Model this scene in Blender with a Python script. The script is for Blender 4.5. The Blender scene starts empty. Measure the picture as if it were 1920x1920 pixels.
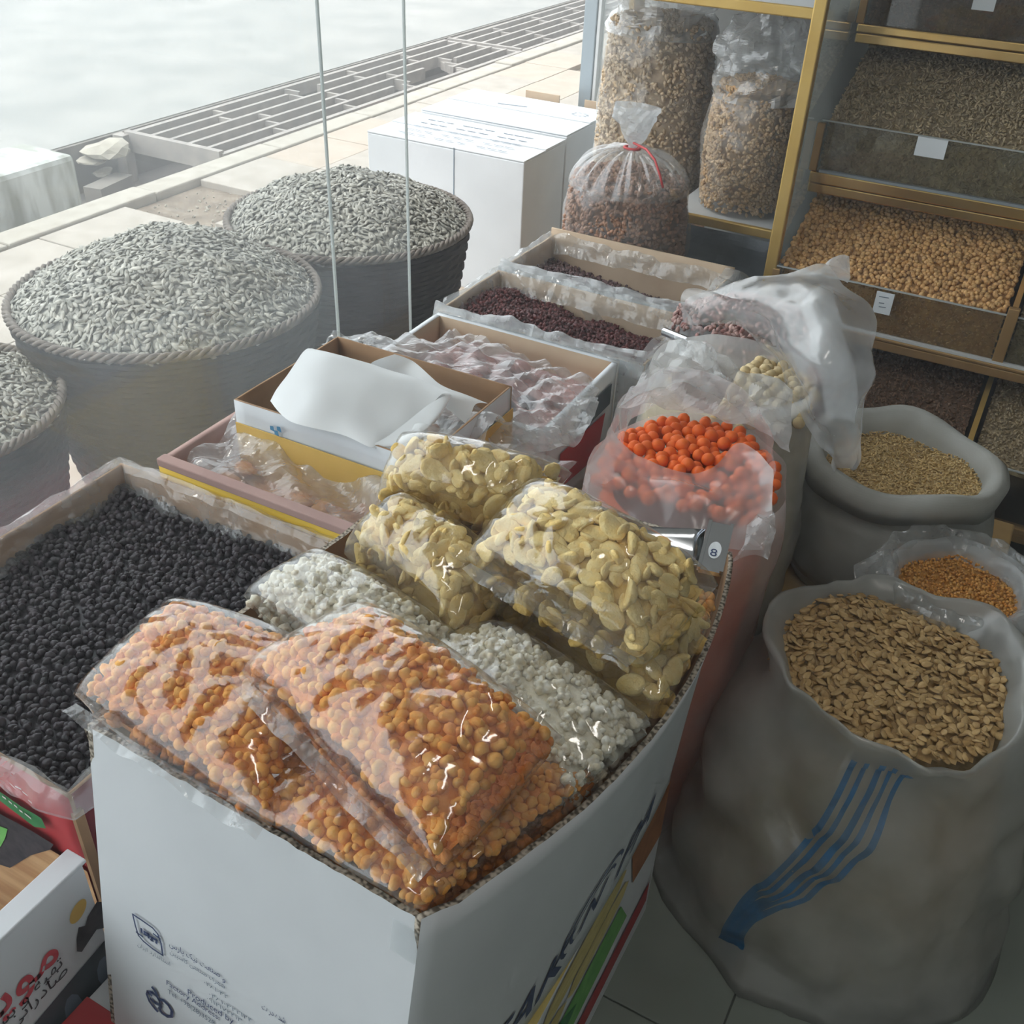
import bpy, bmesh, math, random
import numpy as np
from mathutils import Vector, Matrix, Quaternion

random.seed(7)
RNG = np.random.default_rng(7)
SC = bpy.context.scene
COL = SC.collection
PI = math.pi

# ---------------------------------------------------------------- camera
F = 1920.0
CAM_H = 1.5
_d = np.array([(836 - 960) / F, (3700 - 960) / F, 1.0])
_d /= np.linalg.norm(_d)
_up = -_d
_f = np.array([0, 0, 1.0])
_fh = _f - _up * (_f @ _up)
_fh /= np.linalg.norm(_fh)
_r = np.cross(_fh, _up)
_r = _r if _r[0] > 0 else -_r
_az = math.radians(27)
_Y = math.cos(_az) * _fh + math.sin(_az) * _r
_X = math.cos(_az) * _r - math.sin(_az) * _fh
R = np.stack([_X, _Y, _up])          # world = R @ (right, down, forward)

cam_data = bpy.data.cameras.new('camera')
cam_data.sensor_width = 36.0
cam_data.lens = 36.0
cam_data.clip_start = 0.02
cam_data.clip_end = 200
cam = bpy.data.objects.new('camera', cam_data)
COL.objects.link(cam)
cam.matrix_world = Matrix((
    (R[0, 0], -R[0, 1], -R[0, 2], 0),
    (R[1, 0], -R[1, 1], -R[1, 2], 0),
    (R[2, 0], -R[2, 1], -R[2, 2], CAM_H),
    (0, 0, 0, 1)))
SC.camera = cam

# ---------------------------------------------------------------- sky, lamps, exposure
w = bpy.data.worlds.new('overcast_sky')
SC.world = w
w.use_nodes = True
bg = w.node_tree.nodes['Background']
bg.inputs['Color'].default_value = (0.90, 0.96, 1.0, 1)
bg.inputs['Strength'].default_value = 2.75

sun_d = bpy.data.lights.new('sun', 'SUN')
sun_d.energy = 1.4
sun_d.angle = math.radians(12)
sun_d.color = (1.0, 0.95, 0.86)
sun = bpy.data.objects.new('sun', sun_d)
COL.objects.link(sun)
sun.rotation_euler = (math.radians(18), math.radians(-22), 0)

def tube_light(x, y, z, sx, sy, e, colr=(1, 0.96, 0.9)):
    l = bpy.data.lights.new('ceiling_tube_lamp', 'AREA')
    l.shape = 'RECTANGLE'
    l.size = sx
    l.size_y = sy
    l.energy = e
    l.color = colr
    o = bpy.data.objects.new('ceiling_tube_lamp', l)
    COL.objects.link(o)
    o.location = (x, y, z)
    return o
tube_light(0.1, 0.6, 2.85, 0.12, 1.2, 4.5)
tube_light(1.6, -0.6, 2.85, 0.12, 1.2, 4.5)
tube_light(0.5, -2.2, 2.85, 1.2, 0.12, 4.5)

SC.view_settings.view_transform = 'Standard'
SC.view_settings.look = 'None'
SC.view_settings.gamma = 1
SC.view_settings.exposure = 0.27
SC.view_settings.use_curve_mapping = False
SC.cycles.use_denoising = True
SC.cycles.max_bounces = 8
SC.cycles.diffuse_bounces = 3
SC.cycles.glossy_bounces = 3
SC.cycles.transmission_bounces = 6
SC.cycles.transparent_max_bounces = 18
SC.cycles.caustics_reflective = False
SC.cycles.caustics_refractive = False
SC.cycles.sample_clamp_indirect = 6

# ---------------------------------------------------------------- helpers: points
def ray(px, py):
    return R @ np.array([(px - 960) / F, (py - 960) / F, 1.0])
def U(px, py, z):
    v = ray(px, py)
    return np.array([0, 0, CAM_H]) + v * ((z - CAM_H) / v[2])
def UY(px, py, y):
    v = ray(px, py)
    return np.array([0, 0, CAM_H]) + v * (y / v[1])
def UX(px, py, x):
    v = ray(px, py)
    return np.array([0, 0, CAM_H]) + v * (x / v[0])
def proj(p):
    c = R.T @ (np.asarray(p, float) - np.array([0, 0, CAM_H]))
    return 960 + F * c[0] / c[2], 960 + F * c[1] / c[2]

# ---------------------------------------------------------------- helpers: materials
def lin(c):
    c = c / 255.0
    return c / 12.92 if c <= 0.04045 else ((c + 0.055) / 1.055) ** 2.4
def rgb(r, g, b):
    return (lin(r), lin(g), lin(b), 1)

def new_mat(name):
    m = bpy.data.materials.new(name)
    m.use_nodes = True
    nt = m.node_tree
    nt.nodes.clear()
    out = nt.nodes.new('ShaderNodeOutputMaterial')
    return m, nt, out
def N(nt, kind, **kw):
    n = nt.nodes.new('ShaderNode' + kind)
    for k, v in kw.items():
        if k in n.inputs:
            n.inputs[k].default_value = v
        else:
            setattr(n, k, v)
    return n
def coords(nt, scale):
    tc = N(nt, 'TexCoord')
    mp = N(nt, 'Mapping')
    mp.inputs['Scale'].default_value = scale if hasattr(scale, '__len__') else (scale,) * 3
    nt.links.new(tc.outputs['Object'], mp.inputs['Vector'])
    return mp.outputs['Vector']

def solid(name, c, c2=None, scale=20, rough=0.7, bump=0.0, bscale=60, metal=0.0, detail=4, spec=0.3,
          island=0.0, objrand=0.0, stretch=(1, 1, 1), trans=0.0):
    """diffuse-like material: noise between two colours, optional per-piece brightness change and bump."""
    m, nt, out = new_mat(name)
    b = N(nt, 'BsdfPrincipled', Roughness=rough, Metallic=metal)
    b.inputs['Specular IOR Level'].default_value = spec
    L = nt.links.new
    col = None
    if c2 is not None:
        nz = N(nt, 'TexNoise', Scale=1.0, Detail=detail)
        L(coords(nt, tuple(scale * s for s in stretch)), nz.inputs['Vector'])
        rp = N(nt, 'ValToRGB')
        rp.color_ramp.elements[0].position = 0.35
        rp.color_ramp.elements[1].position = 0.65
        rp.color_ramp.elements[0].color = c
        rp.color_ramp.elements[1].color = c2
        L(nz.outputs['Fac'], rp.inputs['Fac'])
        col = rp.outputs['Color']
    if island or objrand:
        hs = N(nt, 'HueSaturation')
        mr = N(nt, 'MapRange')
        k = island or objrand
        mr.inputs['To Min'].default_value = 1 - k
        mr.inputs['To Max'].default_value = 1 + k
        if island:
            g = N(nt, 'NewGeometry')
            L(g.outputs['Random Per Island'], mr.inputs['Value'])
        else:
            g = N(nt, 'ObjectInfo')
            L(g.outputs['Random'], mr.inputs['Value'])
        L(mr.outputs['Result'], hs.inputs['Value'])
        if col is None:
            hs.inputs['Color'].default_value = c
        else:
            L(col, hs.inputs['Color'])
        col = hs.outputs['Color']
    if col is None:
        b.inputs['Base Color'].default_value = c
    else:
        L(col, b.inputs['Base Color'])
    if bump:
        nz2 = N(nt, 'TexNoise', Scale=1.0, Detail=5)
        L(coords(nt, bscale), nz2.inputs['Vector'])
        bp = N(nt, 'Bump', Strength=bump, Distance=0.004)
        L(nz2.outputs['Fac'], bp.inputs['Height'])
        L(bp.outputs['Normal'], b.inputs['Normal'])
    if trans:
        t = N(nt, 'BsdfTranslucent')
        if col is None:
            t.inputs['Color'].default_value = c
        else:
            L(col, t.inputs['Color'])
        mx = N(nt, 'MixShader', Fac=trans)
        L(b.outputs[0], mx.inputs[1])
        L(t.outputs[0], mx.inputs[2])
        L(mx.outputs[0], out.inputs['Surface'])
    else:
        L(b.outputs[0], out.inputs['Surface'])
    return m

def film(name, haze=0.12, tint=(0.97, 0.98, 0.98, 1), white=(0.85, 0.88, 0.9, 1), rough=0.12, gloss=0.06, edge=0.55,
         bump=0.5, bscale=35, patchy=0.0):
    """thin plastic sheet: clear, partly scattering, glossy at grazing angles."""
    m, nt, out = new_mat(name)
    L = nt.links.new
    tr = N(nt, 'BsdfTransparent', Color=tint)
    df = N(nt, 'BsdfDiffuse', Color=white)
    tl = N(nt, 'BsdfTranslucent', Color=white)
    mx0 = N(nt, 'MixShader', Fac=0.5)
    L(df.outputs[0], mx0.inputs[1])
    L(tl.outputs[0], mx0.inputs[2])
    mx1 = N(nt, 'MixShader', Fac=haze)
    L(tr.outputs[0], mx1.inputs[1])
    L(mx0.outputs[0], mx1.inputs[2])
    vec = coords(nt, bscale)
    if patchy:
        nz = N(nt, 'TexNoise', Scale=0.35, Detail=4)
        L(vec, nz.inputs['Vector'])
        mr = N(nt, 'MapRange')
        mr.inputs['From Min'].default_value = 0.4
        mr.inputs['From Max'].default_value = 0.66
        mr.inputs['To Min'].default_value = haze
        mr.inputs['To Max'].default_value = min(1, haze + patchy)
        L(nz.outputs['Fac'], mr.inputs['Value'])
        L(mr.outputs['Result'], mx1.inputs['Fac'])
    gl = N(nt, 'BsdfGlossy', Roughness=rough)
    gl.inputs['Color'].default_value = (1, 1, 1, 1)
    lw = N(nt, 'LayerWeight', Blend=0.5)
    pw = N(nt, 'Math', operation='POWER')
    pw.inputs[1].default_value = 4.0
    L(lw.outputs['Facing'], pw.inputs[0])
    ma = N(nt, 'Math', operation='MULTIPLY_ADD')
    ma.inputs[1].default_value = edge
    ma.inputs[2].default_value = gloss
    L(pw.outputs[0], ma.inputs[0])
    mx2 = N(nt, 'MixShader')
    L(ma.outputs[0], mx2.inputs['Fac'])
    L(mx1.outputs[0], mx2.inputs[1])
    L(gl.outputs[0], mx2.inputs[2])
    if bump:
        vo = N(nt, 'TexVoronoi', Scale=1.0)
        L(vec, vo.inputs['Vector'])
        nz = N(nt, 'TexNoise', Scale=0.6, Detail=3)
        L(vec, nz.inputs['Vector'])
        ad = N(nt, 'Math', operation='ADD')
        L(vo.outputs['Distance'], ad.inputs[0])
        L(nz.outputs['Fac'], ad.inputs[1])
        bp = N(nt, 'Bump', Strength=bump, Distance=0.01)
        L(ad.outputs[0], bp.inputs['Height'])
        L(bp.outputs['Normal'], gl.inputs['Normal'])
    L(mx2.outputs[0], out.inputs['Surface'])
    return m

def woven(name, c, c2, pitch=600, rough=0.55, trans=0.25):
    """woven tape fabric (sack cloth, wickerwork print): fine crossed bands."""
    m, nt, out = new_mat(name)
    L = nt.links.new
    b = N(nt, 'BsdfPrincipled', Roughness=rough)
    b.inputs['Specular IOR Level'].default_value = 0.3
    v = coords(nt, 1)
    w1 = N(nt, 'TexWave', Scale=pitch / 6.3, bands_direction='Z')
    L(v, w1.inputs['Vector'])
    nz = N(nt, 'TexNoise', Scale=9, Detail=4)
    L(v, nz.inputs['Vector'])
    mixf = N(nt, 'Math', operation='MULTIPLY_ADD')
    mixf.inputs[1].default_value = 0.05
    L(w1.outputs['Fac'], mixf.inputs[0])
    L(nz.outputs['Fac'], mixf.inputs[2])
    rp = N(nt, 'ValToRGB')
    rp.color_ramp.elements[0].position = 0.3
    rp.color_ramp.elements[1].position = 0.9
    rp.color_ramp.elements[0].color = c
    rp.color_ramp.elements[1].color = c2
    L(mixf.outputs[0], rp.inputs['Fac'])
    L(rp.outputs[0], b.inputs['Base Color'])
    tl = N(nt, 'BsdfTranslucent')
    L(rp.outputs[0], tl.inputs['Color'])
    mx = N(nt, 'MixShader', Fac=trans)
    L(b.outputs[0], mx.inputs[1])
    L(tl.outputs[0], mx.inputs[2])
    L(mx.outputs[0], out.inputs['Surface'])
    return m

M = {}
M['white_card'] = solid('white_card', rgb(222, 226, 230), rgb(214, 218, 222), scale=6, rough=0.75)
M['kraft'] = solid('kraft_board', rgb(150, 118, 88), rgb(166, 132, 100), scale=14, rough=0.85)
M['kraft_pale'] = solid('pale_kraft_board', rgb(196, 172, 146), rgb(206, 184, 158), scale=14, rough=0.85)
M['flute'] = solid('corrugated_edge', rgb(88, 80, 70), rgb(190, 180, 165), scale=260, rough=0.9, detail=0)
M['red_print'] = solid('red_carton_print', rgb(176, 52, 58), rgb(190, 62, 66), scale=5, rough=0.5)
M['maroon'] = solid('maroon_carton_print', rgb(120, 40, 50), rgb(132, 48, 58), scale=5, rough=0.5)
M['wood_print'] = solid('wood_print', rgb(176, 128, 84), rgb(206, 164, 118), scale=18, rough=0.5, stretch=(0.4, 1, 3))
M['dark_print'] = solid('raisin_print', rgb(40, 36, 40), rgb(70, 62, 66), scale=70, rough=0.5)
M['green_print'] = solid('green_print', rgb(44, 120, 66), rgb(56, 134, 76), scale=30, rough=0.5)
M['leaf_print'] = solid('leaf_print', rgb(96, 170, 84), rgb(120, 190, 98), scale=30, rough=0.5)
M['yellow_print'] = solid('yellow_print', rgb(216, 178, 92), rgb(224, 186, 104), scale=10, rough=0.5)
M['ochre_print'] = solid('ochre_print', rgb(222, 184, 60), rgb(228, 190, 66), scale=10, rough=0.5)
M['orange_print'] = solid('orange_print', rgb(214, 92, 52), rgb(224, 104, 60), scale=10, rough=0.5)
M['corn_print'] = solid('corn_print', rgb(206, 186, 110), rgb(222, 206, 136), scale=40, rough=0.45, stretch=(1, 1, 4))
M['brown_print'] = solid('brown_print', rgb(150, 96, 60), rgb(178, 118, 74), scale=30, rough=0.5)
M['blue_print'] = solid('blue_print', rgb(72, 132, 170), rgb(84, 146, 184), scale=10, rough=0.5)
M['navy_ink'] = solid('navy_ink', rgb(66, 80, 116), rough=0.6)
M['grey_ink'] = solid('grey_ink', rgb(108, 124, 140), rough=0.6)
M['red_ink'] = solid('red_ink', rgb(206, 74, 86), rough=0.6)
M['black_ink'] = solid('black_ink', rgb(62, 62, 68), rough=0.6)
M['white_ink'] = solid('white_ink', rgb(226, 214, 214), rough=0.6)
M['charcoal_print'] = solid('charcoal_print', rgb(62, 72, 80), rgb(74, 84, 92), scale=14, rough=0.5)
M['mauve_board'] = solid('mauve_board', rgb(168, 138, 132), rgb(180, 150, 142), scale=12, rough=0.8)
M['paper'] = solid('white_paper', rgb(246, 249, 250), rough=0.7, trans=0.2)
M['gold'] = solid('brass_trim', rgb(232, 200, 136), rgb(216, 180, 112), scale=9, rough=0.24, metal=1.0)
M['gold_matt'] = solid('gold_trim', rgb(214, 182, 108), rgb(202, 168, 94), scale=9, rough=0.42, metal=0.55)
M['bronze'] = solid('bronze_trim', rgb(176, 142, 92), rgb(190, 154, 104), scale=9, rough=0.34, metal=0.5)
M['shelf_grey'] = solid('grey_laminate', rgb(124, 126, 122), rgb(132, 134, 130), scale=5, rough=0.35)
M['shelf_dark'] = solid('dark_laminate', rgb(70, 62, 54), rgb(82, 74, 64), scale=7, rough=0.5)
M['shelf_white'] = solid('white_laminate', rgb(212, 214, 214), rough=0.4)
M['steel'] = solid('polished_steel', rgb(206, 210, 216), rough=0.16, metal=1.0)
M['aluminium'] = solid('grey_aluminium', rgb(158, 168, 174), rough=0.4, metal=0.5)
M['wicker'] = solid('dark_wicker', rgb(36, 34, 34), rgb(54, 50, 48), scale=40, rough=0.7, bump=0.3, bscale=120)
M['wicker_rim'] = solid('wicker_rim', rgb(96, 88, 82), rgb(130, 122, 114), scale=40, rough=0.7, bump=0.3, bscale=120)
M['sunflower'] = solid('sunflower_seed', rgb(122, 122, 114), rgb(182, 180, 170), scale=70, rough=0.5, island=0.25)
M['raisin'] = solid('black_raisin', rgb(30, 25, 30), rgb(50, 43, 48), scale=60, rough=0.42, island=0.35, bump=0.15, bscale=260)
M['barberry'] = solid('dark_red_berry', rgb(74, 36, 36), rgb(104, 56, 54), scale=60, rough=0.5, island=0.4, bump=0.4, bscale=260)
M['berry_grey'] = solid('dusky_berry', rgb(72, 52, 54), rgb(108, 84, 84), scale=60, rough=0.55, island=0.4)
M['puff'] = solid('orange_puff', rgb(240, 158, 64), rgb(248, 186, 100), scale=60, rough=0.6, bump=0.25, bscale=400, objrand=0.1)
M['puff_mass'] = solid('orange_puff_mass', rgb(222, 130, 50), rgb(240, 160, 78), scale=60, rough=0.65, bump=0.4, bscale=300, island=0.1)
M['popcorn'] = solid('white_popcorn', rgb(232, 220, 190), rgb(248, 245, 234), scale=110, rough=0.7, bump=0.3, bscale=300, objrand=0.06)
M['popcorn_mass'] = solid('popcorn_mass', rgb(224, 212, 182), rgb(244, 239, 224), scale=70, rough=0.75, bump=0.5, bscale=260, island=0.08)
M['chip'] = solid('yellow_chip', rgb(246, 211, 132), rgb(250, 225, 160), scale=90, rough=0.6, bump=0.45, bscale=420, objrand=0.08)
M['chip_mass'] = solid('chip_mass', rgb(228, 192, 110), rgb(240, 210, 138), scale=60, rough=0.7, bump=0.5, bscale=220, island=0.08)
M['orange_ball'] = solid('orange_sugar_coating', rgb(228, 98, 26), rgb(238, 112, 36), scale=60, rough=0.5, objrand=0.08)
M['cream_ball'] = solid('cream_sugar_coating', rgb(214, 190, 140), rgb(226, 204, 160), scale=60, rough=0.55, objrand=0.06)
M['pumpkin'] = solid('pumpkin_seed', rgb(196, 162, 108), rgb(216, 186, 136), scale=90, rough=0.5, objrand=0.14)
M['pumpkin_mass'] = solid('pumpkin_seed_mass', rgb(172, 138, 88), rgb(206, 174, 122), scale=90, rough=0.5, island=0.16)
M['grain'] = solid('roasted_grain', rgb(186, 156, 102), rgb(212, 184, 130), scale=60, rough=0.6, island=0.22)
M['corn'] = solid('corn_kernel', rgb(202, 138, 62), rgb(222, 170, 96), scale=60, rough=0.5, island=0.22)
M['chickpea'] = solid('chickpea', rgb(190, 144, 92), rgb(214, 172, 116), scale=60, rough=0.6, island=0.2)
M['pale_seed'] = solid('pale_seed', rgb(150, 134, 106), rgb(186, 168, 136), scale=60, rough=0.6, island=0.25)
M['brown_seed'] = solid('brown_seed', rgb(104, 80, 62), rgb(132, 104, 82), scale=60, rough=0.6, island=0.25)
M['peanut'] = solid('roasted_nut', rgb(196, 160, 118), rgb(216, 184, 142), scale=60, rough=0.55, island=0.2)
M['pistachio'] = solid('pale_nut', rgb(182, 158, 126), rgb(210, 188, 158), scale=60, rough=0.55, island=0.22)
M['almond'] = solid('brown_nut', rgb(146, 108, 86), rgb(178, 138, 112), scale=60, rough=0.55, island=0.25)
M['pink_bean'] = solid('pink_bean', rgb(140, 96, 92), rgb(196, 164, 156), scale=60, rough=0.55, island=0.3)
M['apricot'] = solid('dried_apricot', rgb(204, 140, 92), rgb(222, 164, 118), scale=40, rough=0.5, objrand=0.12, bump=0.5, bscale=120)
M['plum'] = solid('dark_dried_plum', rgb(74, 66, 84), rgb(96, 86, 104), scale=40, rough=0.4, objrand=0.15, bump=0.5, bscale=120)
M['prune'] = solid('pinkish_dried_fruit', rgb(170, 120, 116), rgb(190, 142, 136), scale=40, rough=0.5, objrand=0.1, bump=0.5, bscale=120)
M['fig'] = solid('pale_dried_fig', rgb(168, 146, 136), rgb(186, 164, 152), scale=60, rough=0.7, objrand=0.08, bump=0.5, bscale=120)
M['film_clear'] = film('clear_cellophane', haze=0.02, gloss=0.09, edge=0.7, rough=0.08, bump=0.3, bscale=(16, 60, 30), patchy=0.13)  # streaky whitish haze paints wrinkle highlights into the film
M['film_crisp'] = film('crumpled_clear_film', haze=0.16, gloss=0.06, edge=0.55, rough=0.12, bump=0.3, bscale=50, patchy=0.2)
M['film_cover'] = film('crumpled_cover_film', haze=0.26, gloss=0.07, edge=0.5, rough=0.14, bump=0.3, bscale=50, patchy=0.3)
M['film_soft'] = film('soft_clear_film', haze=0.20, gloss=0.05, edge=0.45, rough=0.2, bump=0.35, bscale=24, patchy=0.25)
M['film_tops'] = film('loose_bag_top_film', haze=0.22, gloss=0.09, edge=0.6, rough=0.15, bump=0.3, bscale=30, patchy=0.3)
M['film_gather'] = film('pleated_film', haze=0.16, gloss=0.08, edge=0.6, rough=0.14, bump=0.15, bscale=30, patchy=0.12)
M['film_nuts'] = film('nut_bag_film', haze=0.09, gloss=0.05, edge=0.4, rough=0.18, bump=0.3, bscale=30, patchy=0.14)
M['film_neck'] = film('whitish_soft_film', haze=0.30, gloss=0.08, edge=0.5, rough=0.18, bump=0.25, bscale=14, patchy=0.28)
M['film_milky'] = film('milky_film', haze=0.42, gloss=0.05, edge=0.35, rough=0.25, bump=0.35, bscale=20, patchy=0.3)
M['film_pink'] = film('hazy_bag_film', haze=0.36, gloss=0.05, edge=0.4, rough=0.2, white=(0.82, 0.78, 0.78, 1), bump=0.3, bscale=24, patchy=0.12)
M['sack_milky'] = film('translucent_sack_film', haze=0.62, white=(0.60, 0.61, 0.58, 1), gloss=0.07, edge=0.35, rough=0.24, bump=0.5, bscale=14, patchy=0.36)
M['sack_white'] = woven('white_woven_sack', rgb(176, 176, 168), rgb(214, 216, 212))
M['stripe_blue'] = film('blue_stripe', haze=0.42, white=rgb(70, 150, 214), tint=(0.8, 0.9, 1, 1), gloss=0.03, edge=0.2, rough=0.3, bump=0.2, patchy=0.4, bscale=60)
M['red_string'] = solid('red_string', rgb(206, 84, 84), rough=0.6)
M['card_white'] = solid('white_price_card', rgb(226, 232, 236), rough=0.6)
M['tile_in'] = solid('grey_green_floor_tile', rgb(126, 134, 126), rgb(138, 146, 138), scale=5, rough=0.35)
M['grout'] = solid('tile_grout', rgb(92, 98, 94), rough=0.8)
M['pave'] = solid('pale_paving_tile', rgb(172, 164, 153), rgb(188, 180, 170), scale=9, rough=0.8, bump=0.2, bscale=60)
M['pave_warm'] = solid('warm_paving_tile', rgb(184, 170, 155), rgb(194, 181, 167), scale=9, rough=0.8, bump=0.2, bscale=60)
M['dirt'] = solid('bare_earth', rgb(122, 110, 96), rgb(150, 136, 120), scale=18, rough=0.95, bump=0.6, bscale=60)
M['kerb'] = solid('kerb_stone', rgb(176, 169, 157), rgb(192, 186, 175), scale=12, rough=0.85, bump=0.3, bscale=50)
M['asphalt'] = solid('dusty_street', rgb(154, 155, 152), rgb(170, 169, 165), scale=2.5, rough=0.9, bump=0.2, bscale=80)
M['grate'] = solid('rusty_grate', rgb(156, 150, 145), rgb(176, 169, 162), scale=14, rough=0.75)
M['channel'] = solid('drain_concrete', rgb(122, 117, 110), rgb(140, 134, 127), scale=8, rough=0.9)
M['white_paint'] = solid('stained_white_paint', rgb(160, 162, 152), rgb(230, 234, 232), scale=7, rough=0.6, stretch=(1, 2.2, 0.5))
M['rubble'] = solid('broken_concrete', rgb(170, 162, 150), rgb(192, 186, 172), scale=20, rough=0.9, bump=0.6, bscale=60)
M['wall'] = solid('grey_wall_paint', rgb(168, 170, 168), rgb(174, 176, 174), scale=4, rough=0.8)
M['ceiling'] = solid('white_ceiling_paint', rgb(216, 216, 212), rough=0.8)
M['wood'] = solid('pale_wood', rgb(168, 138, 88), rgb(182, 152, 102), scale=14, rough=0.7, stretch=(0.3, 1, 3))
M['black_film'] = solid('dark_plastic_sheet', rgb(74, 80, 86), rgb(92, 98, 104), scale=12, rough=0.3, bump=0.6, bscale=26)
M['glass_edge'] = solid('green_glass_edge', rgb(222, 228, 227), rough=0.3, trans=0.5)

def glass_mat(name, dust, tint=(0.93, 0.96, 0.955, 1), dustc=(0.8, 0.84, 0.86, 1), gloss=0.03):
    m, nt, out = new_mat(name)
    L = nt.links.new
    tr = N(nt, 'BsdfTransparent', Color=tint)
    df = N(nt, 'BsdfDiffuse', Color=dustc)
    tl = N(nt, 'BsdfTranslucent', Color=dustc)
    m0 = N(nt, 'MixShader', Fac=0.7)
    L(df.outputs[0], m0.inputs[1])
    L(tl.outputs[0], m0.inputs[2])
    nz = N(nt, 'TexNoise', Scale=1.0, Detail=3)
    L(coords(nt, (3, 3, 2)), nz.inputs['Vector'])
    mr = N(nt, 'MapRange')
    mr.inputs['From Min'].default_value = 0.3
    mr.inputs['From Max'].default_value = 0.7
    mr.inputs['To Min'].default_value = dust * 0.75
    mr.inputs['To Max'].default_value = dust * 1.25
    L(nz.outputs['Fac'], mr.inputs['Value'])
    m1 = N(nt, 'MixShader')
    L(mr.outputs['Result'], m1.inputs['Fac'])
    L(tr.outputs[0], m1.inputs[1])
    L(m0.outputs[0], m1.inputs[2])
    gl = N(nt, 'BsdfGlossy', Roughness=0.02)
    lw = N(nt, 'LayerWeight', Blend=0.5)
    pw = N(nt, 'Math', operation='POWER')
    pw.inputs[1].default_value = 5
    L(lw.outputs['Facing'], pw.inputs[0])
    ma = N(nt, 'Math', operation='MULTIPLY_ADD')
    ma.inputs[1].default_value = 0.8
    ma.inputs[2].default_value = gloss
    L(pw.outputs[0], ma.inputs[0])
    m2 = N(nt, 'MixShader')
    L(ma.outputs[0], m2.inputs['Fac'])
    L(m1.outputs[0], m2.inputs[1])
    L(gl.outputs[0], m2.inputs[2])
    L(m2.outputs[0], out.inputs['Surface'])
    return m
M['window_glass'] = glass_mat('dusty_window_glass', 0.05, tint=(0.975, 0.985, 0.985, 1))
M['window_glass2'] = glass_mat('frosted_window_glass', 0.35)
M['bin_glass'] = glass_mat('bin_glass', 0.05, tint=(0.86, 0.87, 0.84, 1), dustc=(0.5, 0.5, 0.46, 1), gloss=0.05)
M['side_glass'] = glass_mat('reflection_grey_glass', 0.45, tint=(0.7, 0.72, 0.7, 1), dustc=(0.36, 0.37, 0.35, 1), gloss=0.05)  # grey in the glass colour paints the pane's reflection

# ---------------------------------------------------------------- helpers: meshes
def mesh_from(name, V, faces, mats=None, midx=None, smooth=False):
    """V (n,3); faces: array (k,m) or list of arrays/tuples."""
    me = bpy.data.meshes.new(name)
    V = np.asarray(V, dtype=np.float64)
    if isinstance(faces, np.ndarray):
        k, m = faces.shape
        lv = faces.ravel()
        ls = np.arange(k) * m
    else:
        lv = np.concatenate([np.asarray(f, dtype=np.int64) for f in faces])
        sizes = np.array([len(f) for f in faces])
        ls = np.concatenate([[0], np.cumsum(sizes)[:-1]])
        k = len(faces)
    me.vertices.add(len(V))
    me.vertices.foreach_set('co', V.ravel())
    me.loops.add(len(lv))
    me.loops.foreach_set('vertex_index', np.asarray(lv, dtype=np.int32))
    me.polygons.add(k)
    me.polygons.foreach_set('loop_start', np.asarray(ls, dtype=np.int32))
    if mats:
        for mt in (mats if isinstance(mats, (list, tuple)) else [mats]):
            me.materials.append(mt)
    if midx is not None:
        me.polygons.foreach_set('material_index', np.asarray(midx, dtype=np.int32))
    me.polygons.foreach_set('use_smooth', np.full(k, bool(smooth)))
    me.update(calc_edges=True)
    me.validate()
    return me

def link(name, me, parent=None):
    o = bpy.data.objects.new(name, me)
    COL.objects.link(o)
    if parent is not None:
        o.parent = parent
        p = parent
        off = Vector((0, 0, 0))
        while p is not None:
            off += p.location
            p = p.parent
        o.location = -off
    return o
def obj(name, V, faces, mats, parent=None, smooth=False, midx=None):
    return link(name, mesh_from(name, V, faces, mats, midx, smooth), parent)
def tag(o, label, cat, group=None, kind=None):
    o['label'] = label
    o['category'] = cat
    if group:
        o['group'] = group
    if kind:
        o['kind'] = kind
    return o
def thing(name, label, cat, loc=(0, 0, 0), group=None):
    o = bpy.data.objects.new(name, None)
    COL.objects.link(o)
    o.location = loc
    o.empty_display_size = 0.05
    return tag(o, label, cat, group)
def structure(o):
    o['kind'] = 'structure'
    return o
def stuff(o):
    o['kind'] = 'stuff'
    return o

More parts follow.
